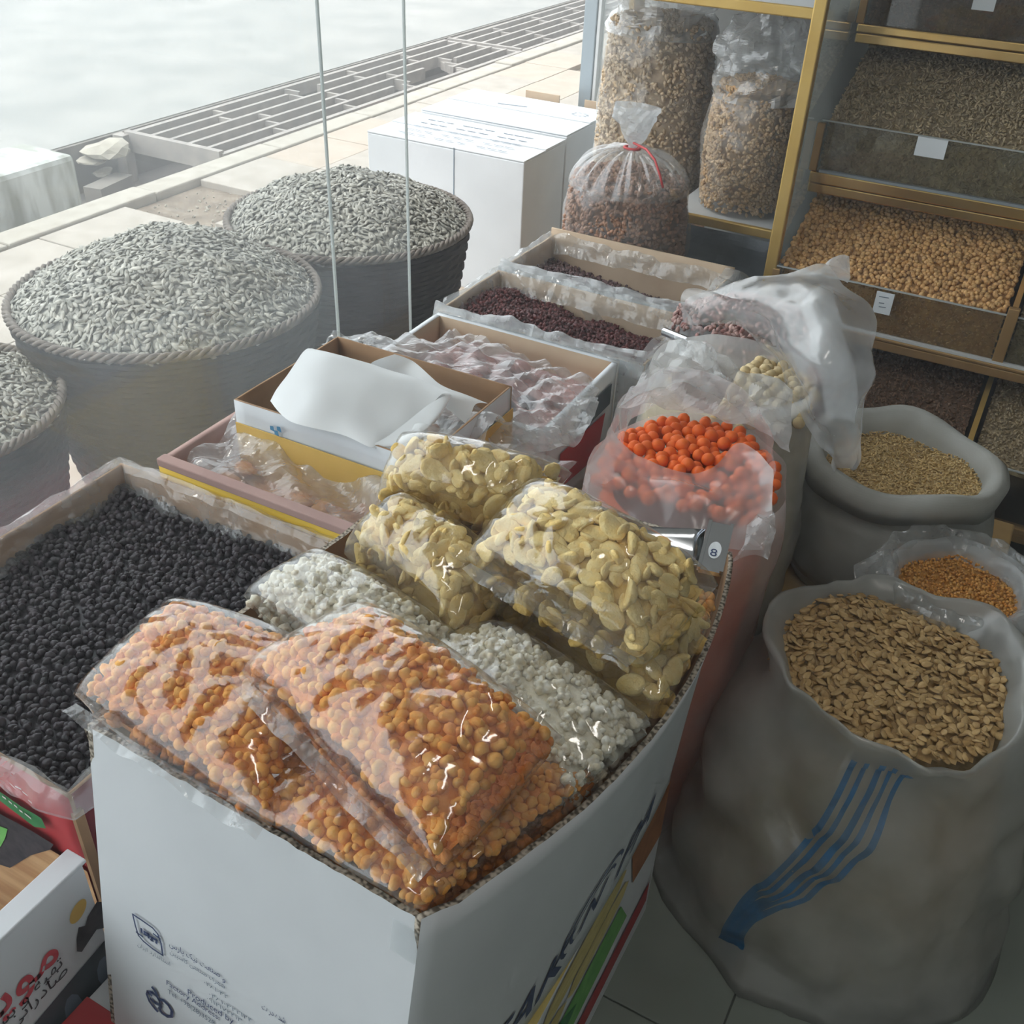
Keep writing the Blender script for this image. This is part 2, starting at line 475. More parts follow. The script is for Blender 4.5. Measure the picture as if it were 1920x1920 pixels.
class MB:
    """collects boxes, tubes and quads into one mesh."""
    def __init__(s):
        s.V = []
        s.F = []
        s.I = []
    def add(s, V, F, i=0):
        b = len(s.V)
        s.V.extend([tuple(v) for v in V])
        for f in F:
            s.F.append(tuple(int(b + q) for q in f))
            s.I.append(i)
        return s
    def box(s, x0, x1, y0, y1, z0, z1, i=0, bev=0.0):
        if bev <= 0:
            V = [(x, y, z) for z in (z0, z1) for y in (y0, y1) for x in (x0, x1)]
            F = [(0, 2, 3, 1), (4, 5, 7, 6), (0, 1, 5, 4), (2, 6, 7, 3), (0, 4, 6, 2), (1, 3, 7, 5)]
            return s.add(V, F, i)
        bm = bmesh.new()
        bmesh.ops.create_cube(bm, size=1)
        for v in bm.verts:
            v.co = ((x0 + x1) / 2 + v.co.x * (x1 - x0), (y0 + y1) / 2 + v.co.y * (y1 - y0), (z0 + z1) / 2 + v.co.z * (z1 - z0))
        bmesh.ops.bevel(bm, geom=list(bm.edges), offset=bev, segments=2, affect='EDGES', profile=0.5)
        bm.verts.index_update()
        V = [tuple(v.co) for v in bm.verts]
        Fc = [[v.index for v in f.verts] for f in bm.faces]
        bm.free()
        return s.add(V, Fc, i)
    def beam(s, a, b, w, h, i=0, up=(0, 0, 1)):
        a = np.asarray(a, float)
        b = np.asarray(b, float)
        d = b - a
        d /= np.linalg.norm(d)
        r = np.cross(d, up)
        r /= np.linalg.norm(r)
        u = np.cross(r, d)
        V = [p + r * sx * w / 2 + u * sz * h / 2 for p in (a, b) for sz in (-1, 1) for sx in (-1, 1)]
        F = [(0, 2, 3, 1), (4, 5, 7, 6), (0, 1, 5, 4), (2, 6, 7, 3), (0, 4, 6, 2), (1, 3, 7, 5)]
        return s.add(V, F, i)
    def tube(s, pts, r, n=8, i=0, cap=True):
        P = [np.asarray(p, float) for p in pts]
        V = []
        for k, p in enumerate(P):
            d = P[min(k + 1, len(P) - 1)] - P[max(k - 1, 0)]
            d /= np.linalg.norm(d) + 1e-9
            a = np.cross(d, (0, 0, 1) if abs(d[2]) < 0.9 else (1, 0, 0))
            a /= np.linalg.norm(a)
            b = np.cross(d, a)
            rr = r[k] if hasattr(r, '__len__') else r
            V += [p + rr * (math.cos(t) * a + math.sin(t) * b) for t in np.linspace(0, 2 * PI, n, endpoint=False)]
        F = [(k * n + j, k * n + (j + 1) % n, (k + 1) * n + (j + 1) % n, (k + 1) * n + j) for k in range(len(P) - 1) for j in range(n)]
        if cap:
            F += [tuple(range(n)), tuple(range(len(V) - n, len(V)))]
        return s.add(V, F, i)
    def build(s, name, mats, parent=None, smooth=False):
        return obj(name, s.V, s.F, mats, parent, smooth, s.I)

def grid_faces(n, m, wrap_m=False):
    """faces of an n x m vertex grid (row-major)."""
    mm = m if wrap_m else m - 1
    i = np.arange(n - 1)[:, None]
    j = np.arange(mm)[None, :]
    a = i * m + j
    b = i * m + (j + 1) % m
    return np.stack([a, b, b + m, a + m], -1).reshape(-1, 4)

def tri_wave(x):
    return np.abs((x % 1.0) * 2 - 1)
def crumple(P, amp, size, seed, k=7):
    """folded-paper height: sums of triangle waves in random directions with slightly bent creases."""
    r = np.random.default_rng(abs(int(seed)))
    P = np.asarray(P, float)
    h = np.zeros(len(P))
    tot = 0
    for q in range(k):
        d = r.normal(size=3)
        d /= np.linalg.norm(d)
        f = (0.6 + 1.6 * r.random()) / size
        d2 = r.normal(size=3)
        bend = 0.25 * np.sin(P @ d2 / size * 1.7 + r.random() * 6)
        a = 1.0 / (0.6 + f * size)
        h += a * (tri_wave(P @ d * f + r.random() + bend) - 0.5)
        tot += a * 0.35
    return h / tot * amp
def soft(P, amp, size, seed, k=6):
    r = np.random.default_rng(abs(int(seed)))
    h = np.zeros(len(P))
    for q in range(k):
        d = r.normal(size=3)
        d /= np.linalg.norm(d)
        h += np.sin(P @ d * (2 * PI / size) * (0.6 + r.random()) + r.random() * 7)
    return h / math.sqrt(k) * amp

def ico(sub):
    bm = bmesh.new()
    bmesh.ops.create_icosphere(bm, subdivisions=sub, radius=1)
    bm.verts.index_update()
    V = np.array([v.co[:] for v in bm.verts])
    Fc = np.array([[v.index for v in f.verts] for f in bm.faces])
    bm.free()
    return V, Fc
ICO1, ICO2, ICO3 = ico(1), ico(2), ico(3)

def rand_rot(n, rng=RNG, tilt=None):
    """n rotation matrices; tilt limits how far the piece's z leaves the vertical."""
    if tilt is None:
        q = rng.normal(size=(n, 4))
        q /= np.linalg.norm(q, axis=1)[:, None]
    else:
        yaw = rng.random(n) * 2 * PI
        ax = rng.random(n) * 2 * PI
        an = np.abs(rng.normal(size=n)) * tilt
        qy = np.stack([np.cos(yaw / 2), 0 * yaw, 0 * yaw, np.sin(yaw / 2)], 1)
        qt = np.stack([np.cos(an / 2), np.cos(ax) * np.sin(an / 2), np.sin(ax) * np.sin(an / 2), 0 * an], 1)
        w1, x1, y1, z1 = qt.T
        w2, x2, y2, z2 = qy.T
        q = np.stack([w1 * w2 - x1 * x2 - y1 * y2 - z1 * z2, w1 * x2 + x1 * w2 + y1 * z2 - z1 * y2,
                      w1 * y2 - x1 * z2 + y1 * w2 + z1 * x2, w1 * z2 + x1 * y2 - y1 * x2 + z1 * w2], 1)
    w_, x, y, z = q.T
    return np.stack([
        np.stack([1 - 2 * (y * y + z * z), 2 * (x * y - z * w_), 2 * (x * z + y * w_)], -1),
        np.stack([2 * (x * y + z * w_), 1 - 2 * (x * x + z * z), 2 * (y * z - x * w_)], -1),
        np.stack([2 * (x * z - y * w_), 2 * (y * z + x * w_), 1 - 2 * (x * x + y * y)], -1)], 1)
def align(normals):
    """rotations taking z to each normal."""
    n = normals / np.linalg.norm(normals, axis=1)[:, None]
    a = np.where(np.abs(n[:, 2:3]) < 0.9, np.array([[0, 0, 1.0]]), np.array([[1.0, 0, 0]]))
    t = np.cross(a, n)
    t /= np.linalg.norm(t, axis=1)[:, None]
    b = np.cross(n, t)
    return np.stack([t, b, n], -1)
def merged(tv, tf, rots, pos, scale=None):
    k, n = len(pos), len(tv)
    sc = np.ones(k) if scale is None else scale
    V = np.einsum('kij,nj->kni', rots, tv) * sc[:, None, None] + pos[:, None, :]
    Fc = (tf[None] + (np.arange(k) * n)[:, None, None]).reshape(-1, tf.shape[1])
    return V.reshape(-1, 3), Fc

# piece shapes ---------------------------------------------------------------
def seed_shape(L, W, T, pointed=0.35, ring=6):
    """almond-shaped seed: pointed at +x, rounded at -x."""
    xs = np.array([-0.5, -0.38, -0.1, 0.2, 0.5]) * L
    rs = np.array([0.0, 0.62, 1.0, 0.78 - pointed * 0.3, 0.0])
    V = [(xs[0], 0, 0)]
    for x, r in zip(xs[1:-1], rs[1:-1]):
        V += [(x, r * W / 2 * math.cos(a), r * T / 2 * math.sin(a)) for a in np.linspace(0, 2 * PI, ring, endpoint=False)]
    V.append((xs[-1], 0, 0))
    Fc = []
    for j in range(ring):
        Fc.append((0, 1 + (j + 1) % ring, 1 + j))
    for k in range(2):
        for j in range(ring):
            a, b = 1 + k * ring + j, 1 + k * ring + (j + 1) % ring
            Fc += [(a, b, b + ring), (a, b + ring, a + ring)]
    e = len(V) - 1
    for j in range(ring):
        Fc.append((e, 1 + 2 * ring + j, 1 + 2 * ring + (j + 1) % ring))
    return np.array(V, float), np.array(Fc)
def lobed(sub, lobes, seed, r0=0.62, spread=0.5, jit=0.0, pit=0.0):
    """blob made of the union of several spheres seen from inside (popcorn, puffs)."""
    r = np.random.default_rng(seed)
    V, Fc = sub
    C = r.normal(size=(lobes, 3))
    C = C / np.linalg.norm(C, axis=1)[:, None] * spread
    rad = r0 * (0.75 + 0.5 * r.random(lobes))
    b = V @ C.T
    disc = rad[None] ** 2 - (C ** 2).sum(1)[None] + b ** 2
    rr = np.where(disc > 0, b + np.sqrt(np.maximum(disc, 0)), 0.3).max(1)
    rr = np.maximum(rr, 0.45)
    if pit:
        d = r.normal(size=3)
        d /= np.linalg.norm(d)
        c = V @ d
        rr = rr * (1 - pit * np.clip((c - 0.78) / 0.22, 0, 1))
    rr *= 1 + jit * r.normal(size=len(rr))
    return V * rr[:, None], Fc
def chip_shape(seed, L=0.030, W=0.0205, T=0.0105):
    """curled oval corn chip."""
    r = np.random.default_rng(seed)
    V, Fc = ICO3
    V = V.copy()
    P = np.stack([V[:, 0] * L / 2, V[:, 1] * W / 2, V[:, 2] * T / 2], 1)
    curl = r.uniform(10, 26)
    P[:, 2] += curl * P[:, 0] ** 2 * 0.9 + r.uniform(-8, 14) * P[:, 1] ** 2
    P[:, 1] *= 1 + 10 * P[:, 0] * r.uniform(-1, 1)
    P += soft(P, 0.0006, 0.006, seed)[:, None] * V
    return P, Fc

# heap ------------------------------------------------------------------------
def heap(name, inside, hfun, bbox, spacing, tmpl, mat, label=None, cat=None, tilt=None, parent=None, layers=1.6, scale_var=0.15,
         base_drop=0.004, group=None):
    """loose pieces lying on a heap surface, one countless mass with a solid core."""
    x0, x1, y0, y1 = bbox
    nx, ny = int((x1 - x0) / spacing * math.sqrt(layers)), int((y1 - y0) / spacing * math.sqrt(layers))
    gx, gy = np.meshgrid(np.linspace(x0, x1, max(nx, 2)), np.linspace(y0, y1, max(ny, 2)))
    X = gx.ravel() + RNG.uniform(-.6, .6, gx.size) * spacing
    Y = gy.ravel() + RNG.uniform(-.6, .6, gx.size) * spacing
    keep = inside(X, Y)
    X, Y = X[keep], Y[keep]
    Z = hfun(X, Y) + RNG.uniform(-0.2, 0.45, len(X)) * spacing * 0.5
    pos = np.stack([X, Y, Z], 1)
    e = 0.004
    nrm = np.stack([-(hfun(X + e, Y) - hfun(X - e, Y)) / (2 * e), -(hfun(X, Y + e) - hfun(X, Y - e)) / (2 * e), np.ones(len(X))], 1)
    rots = np.einsum('kij,kjl->kil', align(nrm), rand_rot(len(X), tilt=tilt))
    V, Fc = merged(tmpl[0], tmpl[1], rots, pos, 1 + RNG.uniform(-scale_var, scale_var, len(X)))
    # core surface
    n = 36
    gx, gy = np.meshgrid(np.linspace(x0, x1, n), np.linspace(y0, y1, n))
    cx, cy = gx.ravel(), gy.ravel()
    cz = hfun(cx, cy) - base_drop
    gf = grid_faces(n, n)
    fx = cx[gf].mean(1)
    fy = cy[gf].mean(1)
    gf = gf[inside(fx, fy)]
    q = np.concatenate([gf[:, [0, 1, 2]], gf[:, [0, 2, 3]]]) + len(V)
    V = np.concatenate([V, np.stack([cx, cy, cz], 1)])
    Fc = np.concatenate([Fc, q])
    o = obj(name, V, Fc, mat, parent, smooth=True)
    stuff(o)
    if label:
        tag(o, label, cat, group)
    return o
def ell(cx, cy, rx, ry):
    return lambda X, Y: ((X - cx) / rx) ** 2 + ((Y - cy) / ry) ** 2 < 1
def rect(x0, x1, y0, y1):
    return lambda X, Y: (X > x0) & (X < x1) & (Y > y0) & (Y < y1)

# slabs and cartons -----------------------------------------------------------
def panel(p00, p10, p11, p01, t, name, mats, parent, n=18, m=8, bulge=0.0, bulge_bottom=0.0, rag=0.0, seed=0, warp=0.0):
    """carton wall: p00/p10 bottom corners, p01/p11 top ones; outer face looks along cross(p10-p00, p01-p00)."""
    p00, p10, p11, p01 = [np.asarray(p, float) for p in (p00, p10, p11, p01)]
    nrm = np.cross(p10 - p00, p01 - p00)
    nrm /= np.linalg.norm(nrm)
    u = np.linspace(0, 1, n)[None, :, None]
    v = np.linspace(0, 1, m)[:, None, None]
    P = (p00 * (1 - u) + p10 * u) * (1 - v) + (p01 * (1 - u) + p11 * u) * v
    bl = (np.sin(u * PI) ** 0.8) * (bulge_bottom + (bulge - bulge_bottom) * v ** 1.3)
    P = P + nrm * bl
    P = P.reshape(-1, 3)
    if warp:
        P = P + nrm * soft(P, warp, 0.3, seed)[:, None]
    if rag:
        P[-n:, 2] += np.random.default_rng(seed).normal(size=n) * rag
    O = P
    I = P - nrm * t
    k = len(P)
    gf = grid_faces(m, n)
    Fs = [gf, gf[:, ::-1] + k]
    mid = [np.zeros(len(gf)), np.ones(len(gf))]
    def strip(ids):
        a, b = ids[:-1], ids[1:]
        return np.stack([b, a, a + k, b + k], 1)
    top = np.arange((m - 1) * n, m * n)
    for ids in (top[::-1], np.arange(n), np.arange(0, m * n, n)[::-1], np.arange(n - 1, m * n, n)):
        Fs.append(strip(ids))
        mid.append(np.full(len(ids) - 1, 2))
    return obj(name, np.concatenate([O, I]), np.concatenate(Fs), mats, parent, True if (bulge or warp) else False, np.concatenate(mid))

def carton(name, label, cat, x0, x1, y0, y1, z0, z1, outer, inner, edge, t=0.005, walls=None, group=None, warp=0.002, lids=False, zt=None):
    """open carton of four walls and a floor (parts)."""
    th = thing(name, label, cat, ((x0 + x1) / 2, (y0 + y1) / 2, z0), group)
    w_ = walls or {}
    zt = zt or {}
    zf, zb, zl, zr = zt.get('f', z1), zt.get('b', z1), zt.get('l', z1), zt.get('r', z1)
    def mm(k):
        return [w_.get(k, outer), inner, edge]
    parts = {}
    parts['f'] = panel((x0, y0, z0), (x1, y0, z0), (x1, y0, zf), (x0, y0, zf), t, 'side_panel', mm('f'), th, warp=warp, seed=1)
    parts['r'] = panel((x1, y0 + t, z0), (x1, y1 - t, z0), (x1, y1 - t, zr), (x1, y0 + t, zr), t, 'side_panel', mm('r'), th, warp=warp, seed=2)
    parts['b'] = panel((x1, y1, z0), (x0, y1, z0), (x0, y1, zb), (x1, y1, zb), t, 'side_panel', mm('b'), th, warp=warp, seed=3)
    parts['l'] = panel((x0, y1 - t, z0), (x0, y0 + t, z0), (x0, y0 + t, zl), (x0, y1 - t, zl), t, 'side_panel', mm('l'), th, warp=warp, seed=4)
    b = MB().box(x0 + t, x1 - t, y0 + t, y1 - t, z0, z0 + t)
    b.build('bottom_panel', inner, th)
    return th, parts

def print_patch(name, pts, mat, parent, off=0.0012):
    """flat printed shape: polygon of world points on a flat face."""
    P = np.array(pts, float)
    n = np.zeros(3)
    for i in range(len(P)):
        n += np.cross(P[i] - P[0], P[(i + 1) % len(P)] - P[0])
    n /= np.linalg.norm(n)
    cam_p = np.array([0, 0, CAM_H])
    if n @ (cam_p - P[0]) < 0:
        n = -n
        P = P[::-1]
    return obj(name, P + n * off, [tuple(range(len(P)))], mat, parent)

# lettering ---------------------------------------------------------------------
_AR = {  # isolated, final, initial, medial
    'ا': (0xFE8D, 0xFE8E, 0, 0), 'ب': (0xFE8F, 0xFE90, 0xFE91, 0xFE92), 'پ': (0xFB56, 0xFB57, 0xFB58, 0xFB59),
    'ت': (0xFE95, 0xFE96, 0xFE97, 0xFE98), 'س': (0xFEB1, 0xFEB2, 0xFEB3, 0xFEB4), 'ش': (0xFEB5, 0xFEB6, 0xFEB7, 0xFEB8),
    'ص': (0xFEB9, 0xFEBA, 0xFEBB, 0xFEBC), 'ع': (0xFEC9, 0xFECA, 0xFECB, 0xFECC), 'غ': (0xFECD, 0xFECE, 0xFECF, 0xFED0),
    'ک': (0xFB8E, 0xFB8F, 0xFB90, 0xFB91), 'ن': (0xFEE5, 0xFEE6, 0xFEE7, 0xFEE8), 'ی': (0xFBFC, 0xFBFD, 0xFBFE, 0xFBFF),
    'ر': (0xFEAD, 0xFEAE, 0, 0), 'ز': (0xFEAF, 0xFEB0, 0, 0), 'و': (0xFEED, 0xFEEE, 0, 0), 'م': (0xFEE1, 0xFEE2, 0xFEE3, 0xFEE4),
    'ه': (0xFEE9, 0xFEEA, 0xFEEB, 0xFEEC), 'د': (0xFEA9, 0xFEAA, 0, 0), 'ل': (0xFEDD, 0xFEDE, 0xFEDF, 0xFEE0),
    'ق': (0xFED5, 0xFED6, 0xFED7, 0xFED8), 'ف': (0xFED1, 0xFED2, 0xFED3, 0xFED4)}
def persian(s):
    out = []
    for i, c in enumerate(s):
        if c not in _AR:
            out.append(c)
            continue
        prev = i > 0 and s[i - 1] in _AR and _AR[s[i - 1]][2] != 0
        nxt = i + 1 < len(s) and s[i + 1] in _AR and _AR[c][2] != 0
        iso, fin, ini, med = _AR[c]
        out.append(chr(med if prev and nxt else fin if prev else ini if nxt else iso))
    return ''.join(reversed(out))
def lettering(name, body, origin, ex, ez, size, mat, parent, stretch=1.0, align_x='LEFT', off=0.001, shear=0.0, curve=None, bold=0.0, fn=None):
    """flat printed words on a carton face: origin = baseline start, ex along the line, ez up."""
    cu = bpy.data.curves.new(name, 'FONT')
    cu.body = body
    cu.size = size
    cu.align_x = align_x
    cu.shear = shear
    cu.offset = bold
    cu.resolution_u = 3
    tmp = bpy.data.objects.new(name, cu)
    me = bpy.data.meshes.new_from_object(tmp)
    bpy.data.objects.remove(tmp)
    bpy.data.curves.remove(cu)
    n = len(me.vertices)
    co = np.zeros(n * 3)
    me.vertices.foreach_get('co', co)
    co = co.reshape(-1, 3)
    ex, ez, o_ = np.asarray(ex, float), np.asarray(ez, float), np.asarray(origin, float)
    ex = ex / np.linalg.norm(ex)
    ez = ez / np.linalg.norm(ez)
    nr = np.cross(ex, ez)
    nr /= np.linalg.norm(nr)
    if fn is not None:
        W = fn(co[:, 0] * stretch, co[:, 1])
    else:
        W = o_ + co[:, :1] * stretch * ex + co[:, 1:2] * ez + nr * off
    me.vertices.foreach_set('co', W.ravel())
    me.materials.clear()
    me.materials.append(mat)
    me.update()
    return link(name, me, parent)

# =================================================================== SETTING
def slab(name, x0, x1, y0, y1, z0, z1, mat):
    return structure(MB().box(x0, x1, y0, y1, z0, z1).build(name, mat))
fl = slab('floor', -1.28, 4.2, -4.0, 3.4, -0.06, -0.004, M['grout'])
k = 0
for ix in range(9):
    for iy in range(12):
        x0 = -1.26 + ix * 0.6 + 0.0
        y0 = -3.95 + iy * 0.6
        MB().box(x0, x0 + 0.597, y0, y0 + 0.597, -0.004, 0.0, bev=0.001).build('floor_tile', M['tile_in'], fl)
slab('ceiling', -1.4, 4.2, -4.0, 3.4, 3.0, 3.06, M['ceiling'])
slab('wall_back', -1.4, 4.2, -4.06, -4.0, 0, 3.0, M['wall'])
slab('wall_right', 4.2, 4.26, -4.0, 3.4, 0, 3.0, M['wall'])
slab('wall_far', -0.92, 4.2, 3.3, 3.36, 0, 3.0, M['wall'])
slab('trim_1', -1.4, -1.2, -4.0, 3.4, 2.75, 3.0, M['wall'])

slab('wall_sky_blocker', -1.4, 6.0, -9.0, 14.0, 3.06, 10.0, M['wall'])  # unseen block added above the shop to keep sky off the white cartons
slab('ceiling_sky_blocker', -2.05, -1.4, -9.0, 14.0, 2.96, 3.05, M['ceiling'])  # unseen slab added over the pavement to shade cartons and baskets
slab('wall_side_blocker', -1.30, 6.0, 3.4, 14.0, 0.0, 3.05, M['wall'])  # block added to cut sky light on the cartons' right face
# street side
slab('street', -16, -4.36, -6, 30, -0.5, 0.0, M['asphalt'])
pv = slab('pavement', -3.47, -1.28, -4, 12, -0.3, -0.03, M['dirt'])
missing = {(0, 14), (0, 15), (1, 15), (0, 13)}
tx = 0.42
for ix in range(6):
    for iy in range(27):
        x0 = -3.462 + ix * 0.335
        y0 = -1.0 + iy * 0.455 - 0.055
        if 2.86 < y0 + 0.2 < 3.5 and ix < 2 and not (ix == 1 and y0 + 0.2 > 3.3):
            if not (ix == 1 and 2.8 < y0 < 3.2):
                continue
        if y0 > 6.2 and RNG.random() < 0.12:
            continue
        x1 = min(x0 + 0.331, -1.285)
        h = RNG.uniform(-0.002, 0.003)
        ax = 0.11 if (ix == 1 and 2.8 < y0 < 3.2) else 0.0
        MB().box(x0 + ax, x1, y0 + ax * 0.5, y0 + 0.451, -0.04, h, bev=0.004).build('paving_tile', M['pave_warm'] if RNG.random() < 0.4 else M['pave'], pv)
# crumbs of earth on the bare patch
cv, cf = lobed(ICO1, 3, 5)
n_ = 160
pos = np.stack([RNG.uniform(-3.44, -2.9, n_), RNG.uniform(2.8, 3.5, n_), np.full(n_, -0.026)], 1)
V_, F_ = merged(cv * 0.008, cf, rand_rot(n_), pos, RNG.uniform(0.3, 1.1, n_))
tag(stuff(obj('soil_crumbs', V_, F_, M['rubble'])), 'crumbs of soil and grit on the bare patch where tiles are missing', 'soil')

kb = structure(thing('kerb', 'row of long pale kerb stones between pavement and drain', 'kerb', (-3.54, 3, -0.2)))
del kb['category']
y = -1.6
kk = 0
while y < 12:
    ln = 0.78 if kk % 3 else 0.86
    bx = MB().box(-3.61, -3.475, y, y + ln - 0.008, -0.3, 0.008 + RNG.uniform(-0.004, 0.006), bev=0.008)
    bx.build('kerb_stone', M['kerb'], kb)
    y += ln
    kk += 1
slab('drain_channel', -4.4, -3.6, -3, 14, -0.55, -0.24, M['channel'])
slab('drain_wall', -4.42, -4.34, -3, 14, -0.4, -0.005, M['channel'])

def grate(name, label, y0, y1, x0, x1, nb, z=0.0, skew=0.0, gaps=()):
    th = thing(name, label, 'grate', ((x0 + x1) / 2, y0, z - 0.1), 'drain grates along the kerb')
    for k in range(nb):
        x = x0 + (x1 - x0) * k / (nb - 1)
        wd = 0.032 if k in (0, nb - 1) else 0.024
        for (a, b) in gaps.get(k, [(y0, y1)]) if gaps else [(y0, y1)]:
            MB().beam((x, a, z - 0.035), (x, b, z - 0.035), wd, 0.07).build('bar', M['grate'], th)
    ny = int(round((y1 - y0) / 0.62))
    for k in range(ny + 1):
        yy = y0 + (y1 - y0) * k / ny
        for q in range(nb - 1):
            xa = x0 + (x1 - x0) * q / (nb - 1)
            xb = x0 + (x1 - x0) * (q + 1) / (nb - 1)
            off = 0.0 if k in (0, ny) else 0.09 * ((q % 3) - 1)
            MB().beam((xa, yy + off, z - 0.037), (xb, yy + off, z - 0.037), 0.035 if k in (0, ny) else 0.02, 0.06 if k else 0.1).build('cross_bar', M['grate'], th)
    return th
g1 = {1: [(3.86, 5.55), (6.25, 7.0)], 2: [(3.86, 6.1), (6.5, 7.0)], 4: [(3.86, 5.0), (5.3, 7.0)]}
G1 = grate('drain_grate', 'long iron drain grate with broken bars, nearer the white kerb block', 3.86, 7.0, -3.66, -4.29, 6, 0.0, gaps=g1)
MB().beam((-3.72, 6.25, -0.04), (-3.98, 6.45, -0.05), 0.03, 0.05).build('bent_bar', M['grate'], G1)
MB().box(-4.33, -4.26, 3.80, 3.86, -0.34, 0.0).build('corner_post', M['grate'], G1)
g2 = {2: [(7.08, 9.0), (9.3, 11.0)], 4: [(7.08, 10.2)]}
grate('drain_grate', 'far drain grate lying slightly lower along the pale street edge', 7.08, 11.0, -3.70, -4.32, 6, -0.015, gaps=g2)

# white painted kerb block, rubble
wb = MB().box(-4.12, -3.8, 1.2, 3.11, -0.35, 0.15, bev=0.025).build('kerb_block', M['white_paint'])
tag(wb, 'white painted concrete block with dirt streaks beside the drain', 'block')
for (px, py, z, s, nm) in ((170, 304, -0.07, 0.050, 'flat'), (196, 322, -0.13, 0.036, 'small'), (206, 277, -0.02, 0.078, 'upper')):
    c = U(px, py, z)
    V_, F_ = lobed(ICO2, 5, int(px), jit=0.04)
    V_ = V_ * np.array([s * 1.3, s * 1.9, s * 0.5]) + c
    o = obj('rubble_chunk', V_, F_, M['rubble'])
    tag(o, {'flat': 'flat chunk of broken concrete at end of white block', 'small': 'small pale lump of concrete lowest beside the white block',
            'upper': 'rough concrete lump on the street edge above the gap'}[nm], 'rubble', 'concrete rubble by the drain')
o = MB().beam(U(176, 372, -0.18), U(236, 344, -0.18), 0.10, 0.10).build('concrete_ledge', M['channel'])
tag(o, 'low concrete ledge inside the open drain between block and grate', 'ledge')

# window panes and frames of the shop front
def pane(name, x, y0, y1, z0, z1, edge_at_end=True):
    th = bpy.data.objects.new(name, None)
    COL.objects.link(th)
    th.location = (x, y1, z0)
    structure(th)
    V = [(x, y0, z0), (x, y1, z0), (x, y1, z1), (x, y0, z1)]
    obj('glass_pane', V, [(0, 1, 2, 3)], M['window_glass'], th)
    MB().box(x - 0.003, x + 0.003, y1, y1 + 0.005, z0, z1, bev=0.0015).build('glass_edge', M['glass_edge'], th)
    return th
pane('window_1', -1.215, -3.9, 1.555, 0.02, 2.75)
pane('window_2', -1.235, -3.9, 1.853, 0.02, 2.75)
slab('window_sill_track', -1.26, -1.19, -3.9, 1.86, 0.0, 0.02, M['aluminium'])
wf = bpy.data.objects.new('window_3', None)
COL.objects.link(wf)
wf.location = (-1.75, 3.95, 0)
structure(wf)
MB().box(-1.79, -1.735, 3.93, 3.99, -0.03, 3.0, bev=0.004).build('window_frame', M['aluminium'], wf)
MB().box(-1.735, -1.72, 3.935, 3.98, -0.03, 3.0, bev=0.003).build('frame_bead', M['shelf_white'], wf)
obj('glass_pane', [(-1.72, 3.96, 0), (-0.9, 3.96, 0), (-0.9, 3.96, 3), (-1.72, 3.96, 3)], [(0, 1, 2, 3)], M['window_glass2'], wf)
MB().box(-1.35, -1.31, 3.93, 3.99, 0, 3.0, bev=0.004).build('mullion', M['aluminium'], wf)

# =================================================================== BASKETS OF SUNFLOWER SEEDS
SEED = seed_shape(0.025, 0.0108, 0.0048)
def basket(cx, cy, Rr, zr, label, heap_label, hh, sp=0.0122):
    th = thing('wicker_basket', label, 'basket', (cx, cy, 0), 'wicker seed baskets outside the window')
    rows, seg = 40, 120
    V, Fc = [], []
    for k in range(rows):
        t = k / (rows - 1)
        z = 0.02 + (zr - 0.05) * t
        rad = Rr * (0.66 + 0.32 * t ** 0.8)
        for j in range(seg):
            a = 2 * PI * j / seg
            wv = 0.0035 * math.sin(2 * PI * j / 6 + PI * (k % 2))
            for (dr, dz) in ((-0.006, -0.0072), (0.003, -0.0045), (0.003, 0.0045), (-0.006, 0.0072)):
                V.append((cx + (rad + wv + dr) * math.cos(a), cy + (rad + wv + dr) * math.sin(a), z + dz * (zr / 0.6)))
        b = k * seg * 4
        for j in range(seg):
            for q in range(3):
                a0, a1 = b + j * 4 + q, b + ((j + 1) % seg) * 4 + q
                Fc.append((a0, a1, a1 + 1, a0 + 1))
    stuff(obj('woven_side', V, Fc, M['wicker'], th, smooth=False))
    mb = MB()
    for s in range(3):
        pts = []
        for j in range(241):
            a = 2 * PI * j / 240
            ph = a * 34 + s * 2 * PI / 3
            rr = Rr * 0.985 + 0.0055 * math.cos(ph)
            pts.append((cx + rr * math.cos(a), cy + rr * math.sin(a), zr - 0.010 + 0.0065 * math.sin(ph)))
        mb.tube(pts, 0.005, 6, cap=False)
    mb.build('braided_rim', M['wicker_rim'], th, smooth=True)
    MB().tube([(cx, cy, 0.005), (cx, cy, 0.02)], Rr * 0.70, 40).build('base', M['wicker'], th)
    Ri = Rr * 0.965
    def hf(X, Y):
        r2 = ((X - cx) ** 2 + (Y - cy) ** 2) / Ri ** 2
        P = np.stack([X, Y, 0 * X], 1)
        return zr - 0.018 + hh * (1 - np.clip(r2, 0, 1)) ** 0.9 + soft(P, 0.006, 0.16, int(cx * 1000))
    heap('sunflower_seeds', ell(cx, cy, Ri, Ri), hf, (cx - Ri, cx + Ri, cy - Ri, cy + Ri), sp, SEED, M['sunflower'], heap_label, 'seeds', tilt=0.4, layers=1.5)
basket(-1.66, 1.53, 0.333, 0.58, 'large dark wicker basket in the middle of the three outside', 'grey striped sunflower seeds heaped in the middle basket', 0.125)
basket(-1.62, 2.157, 0.322, 0.58, 'dark wicker basket farthest along, in front of the white cartons', 'pale sunflower seeds heaped in the basket by the white cartons', 0.11)
basket(-1.815, 0.985, 0.28, 0.50, 'dark wicker basket at the left edge, cut by the frame', 'sunflower seeds in the basket at the left edge of the view', 0.08)

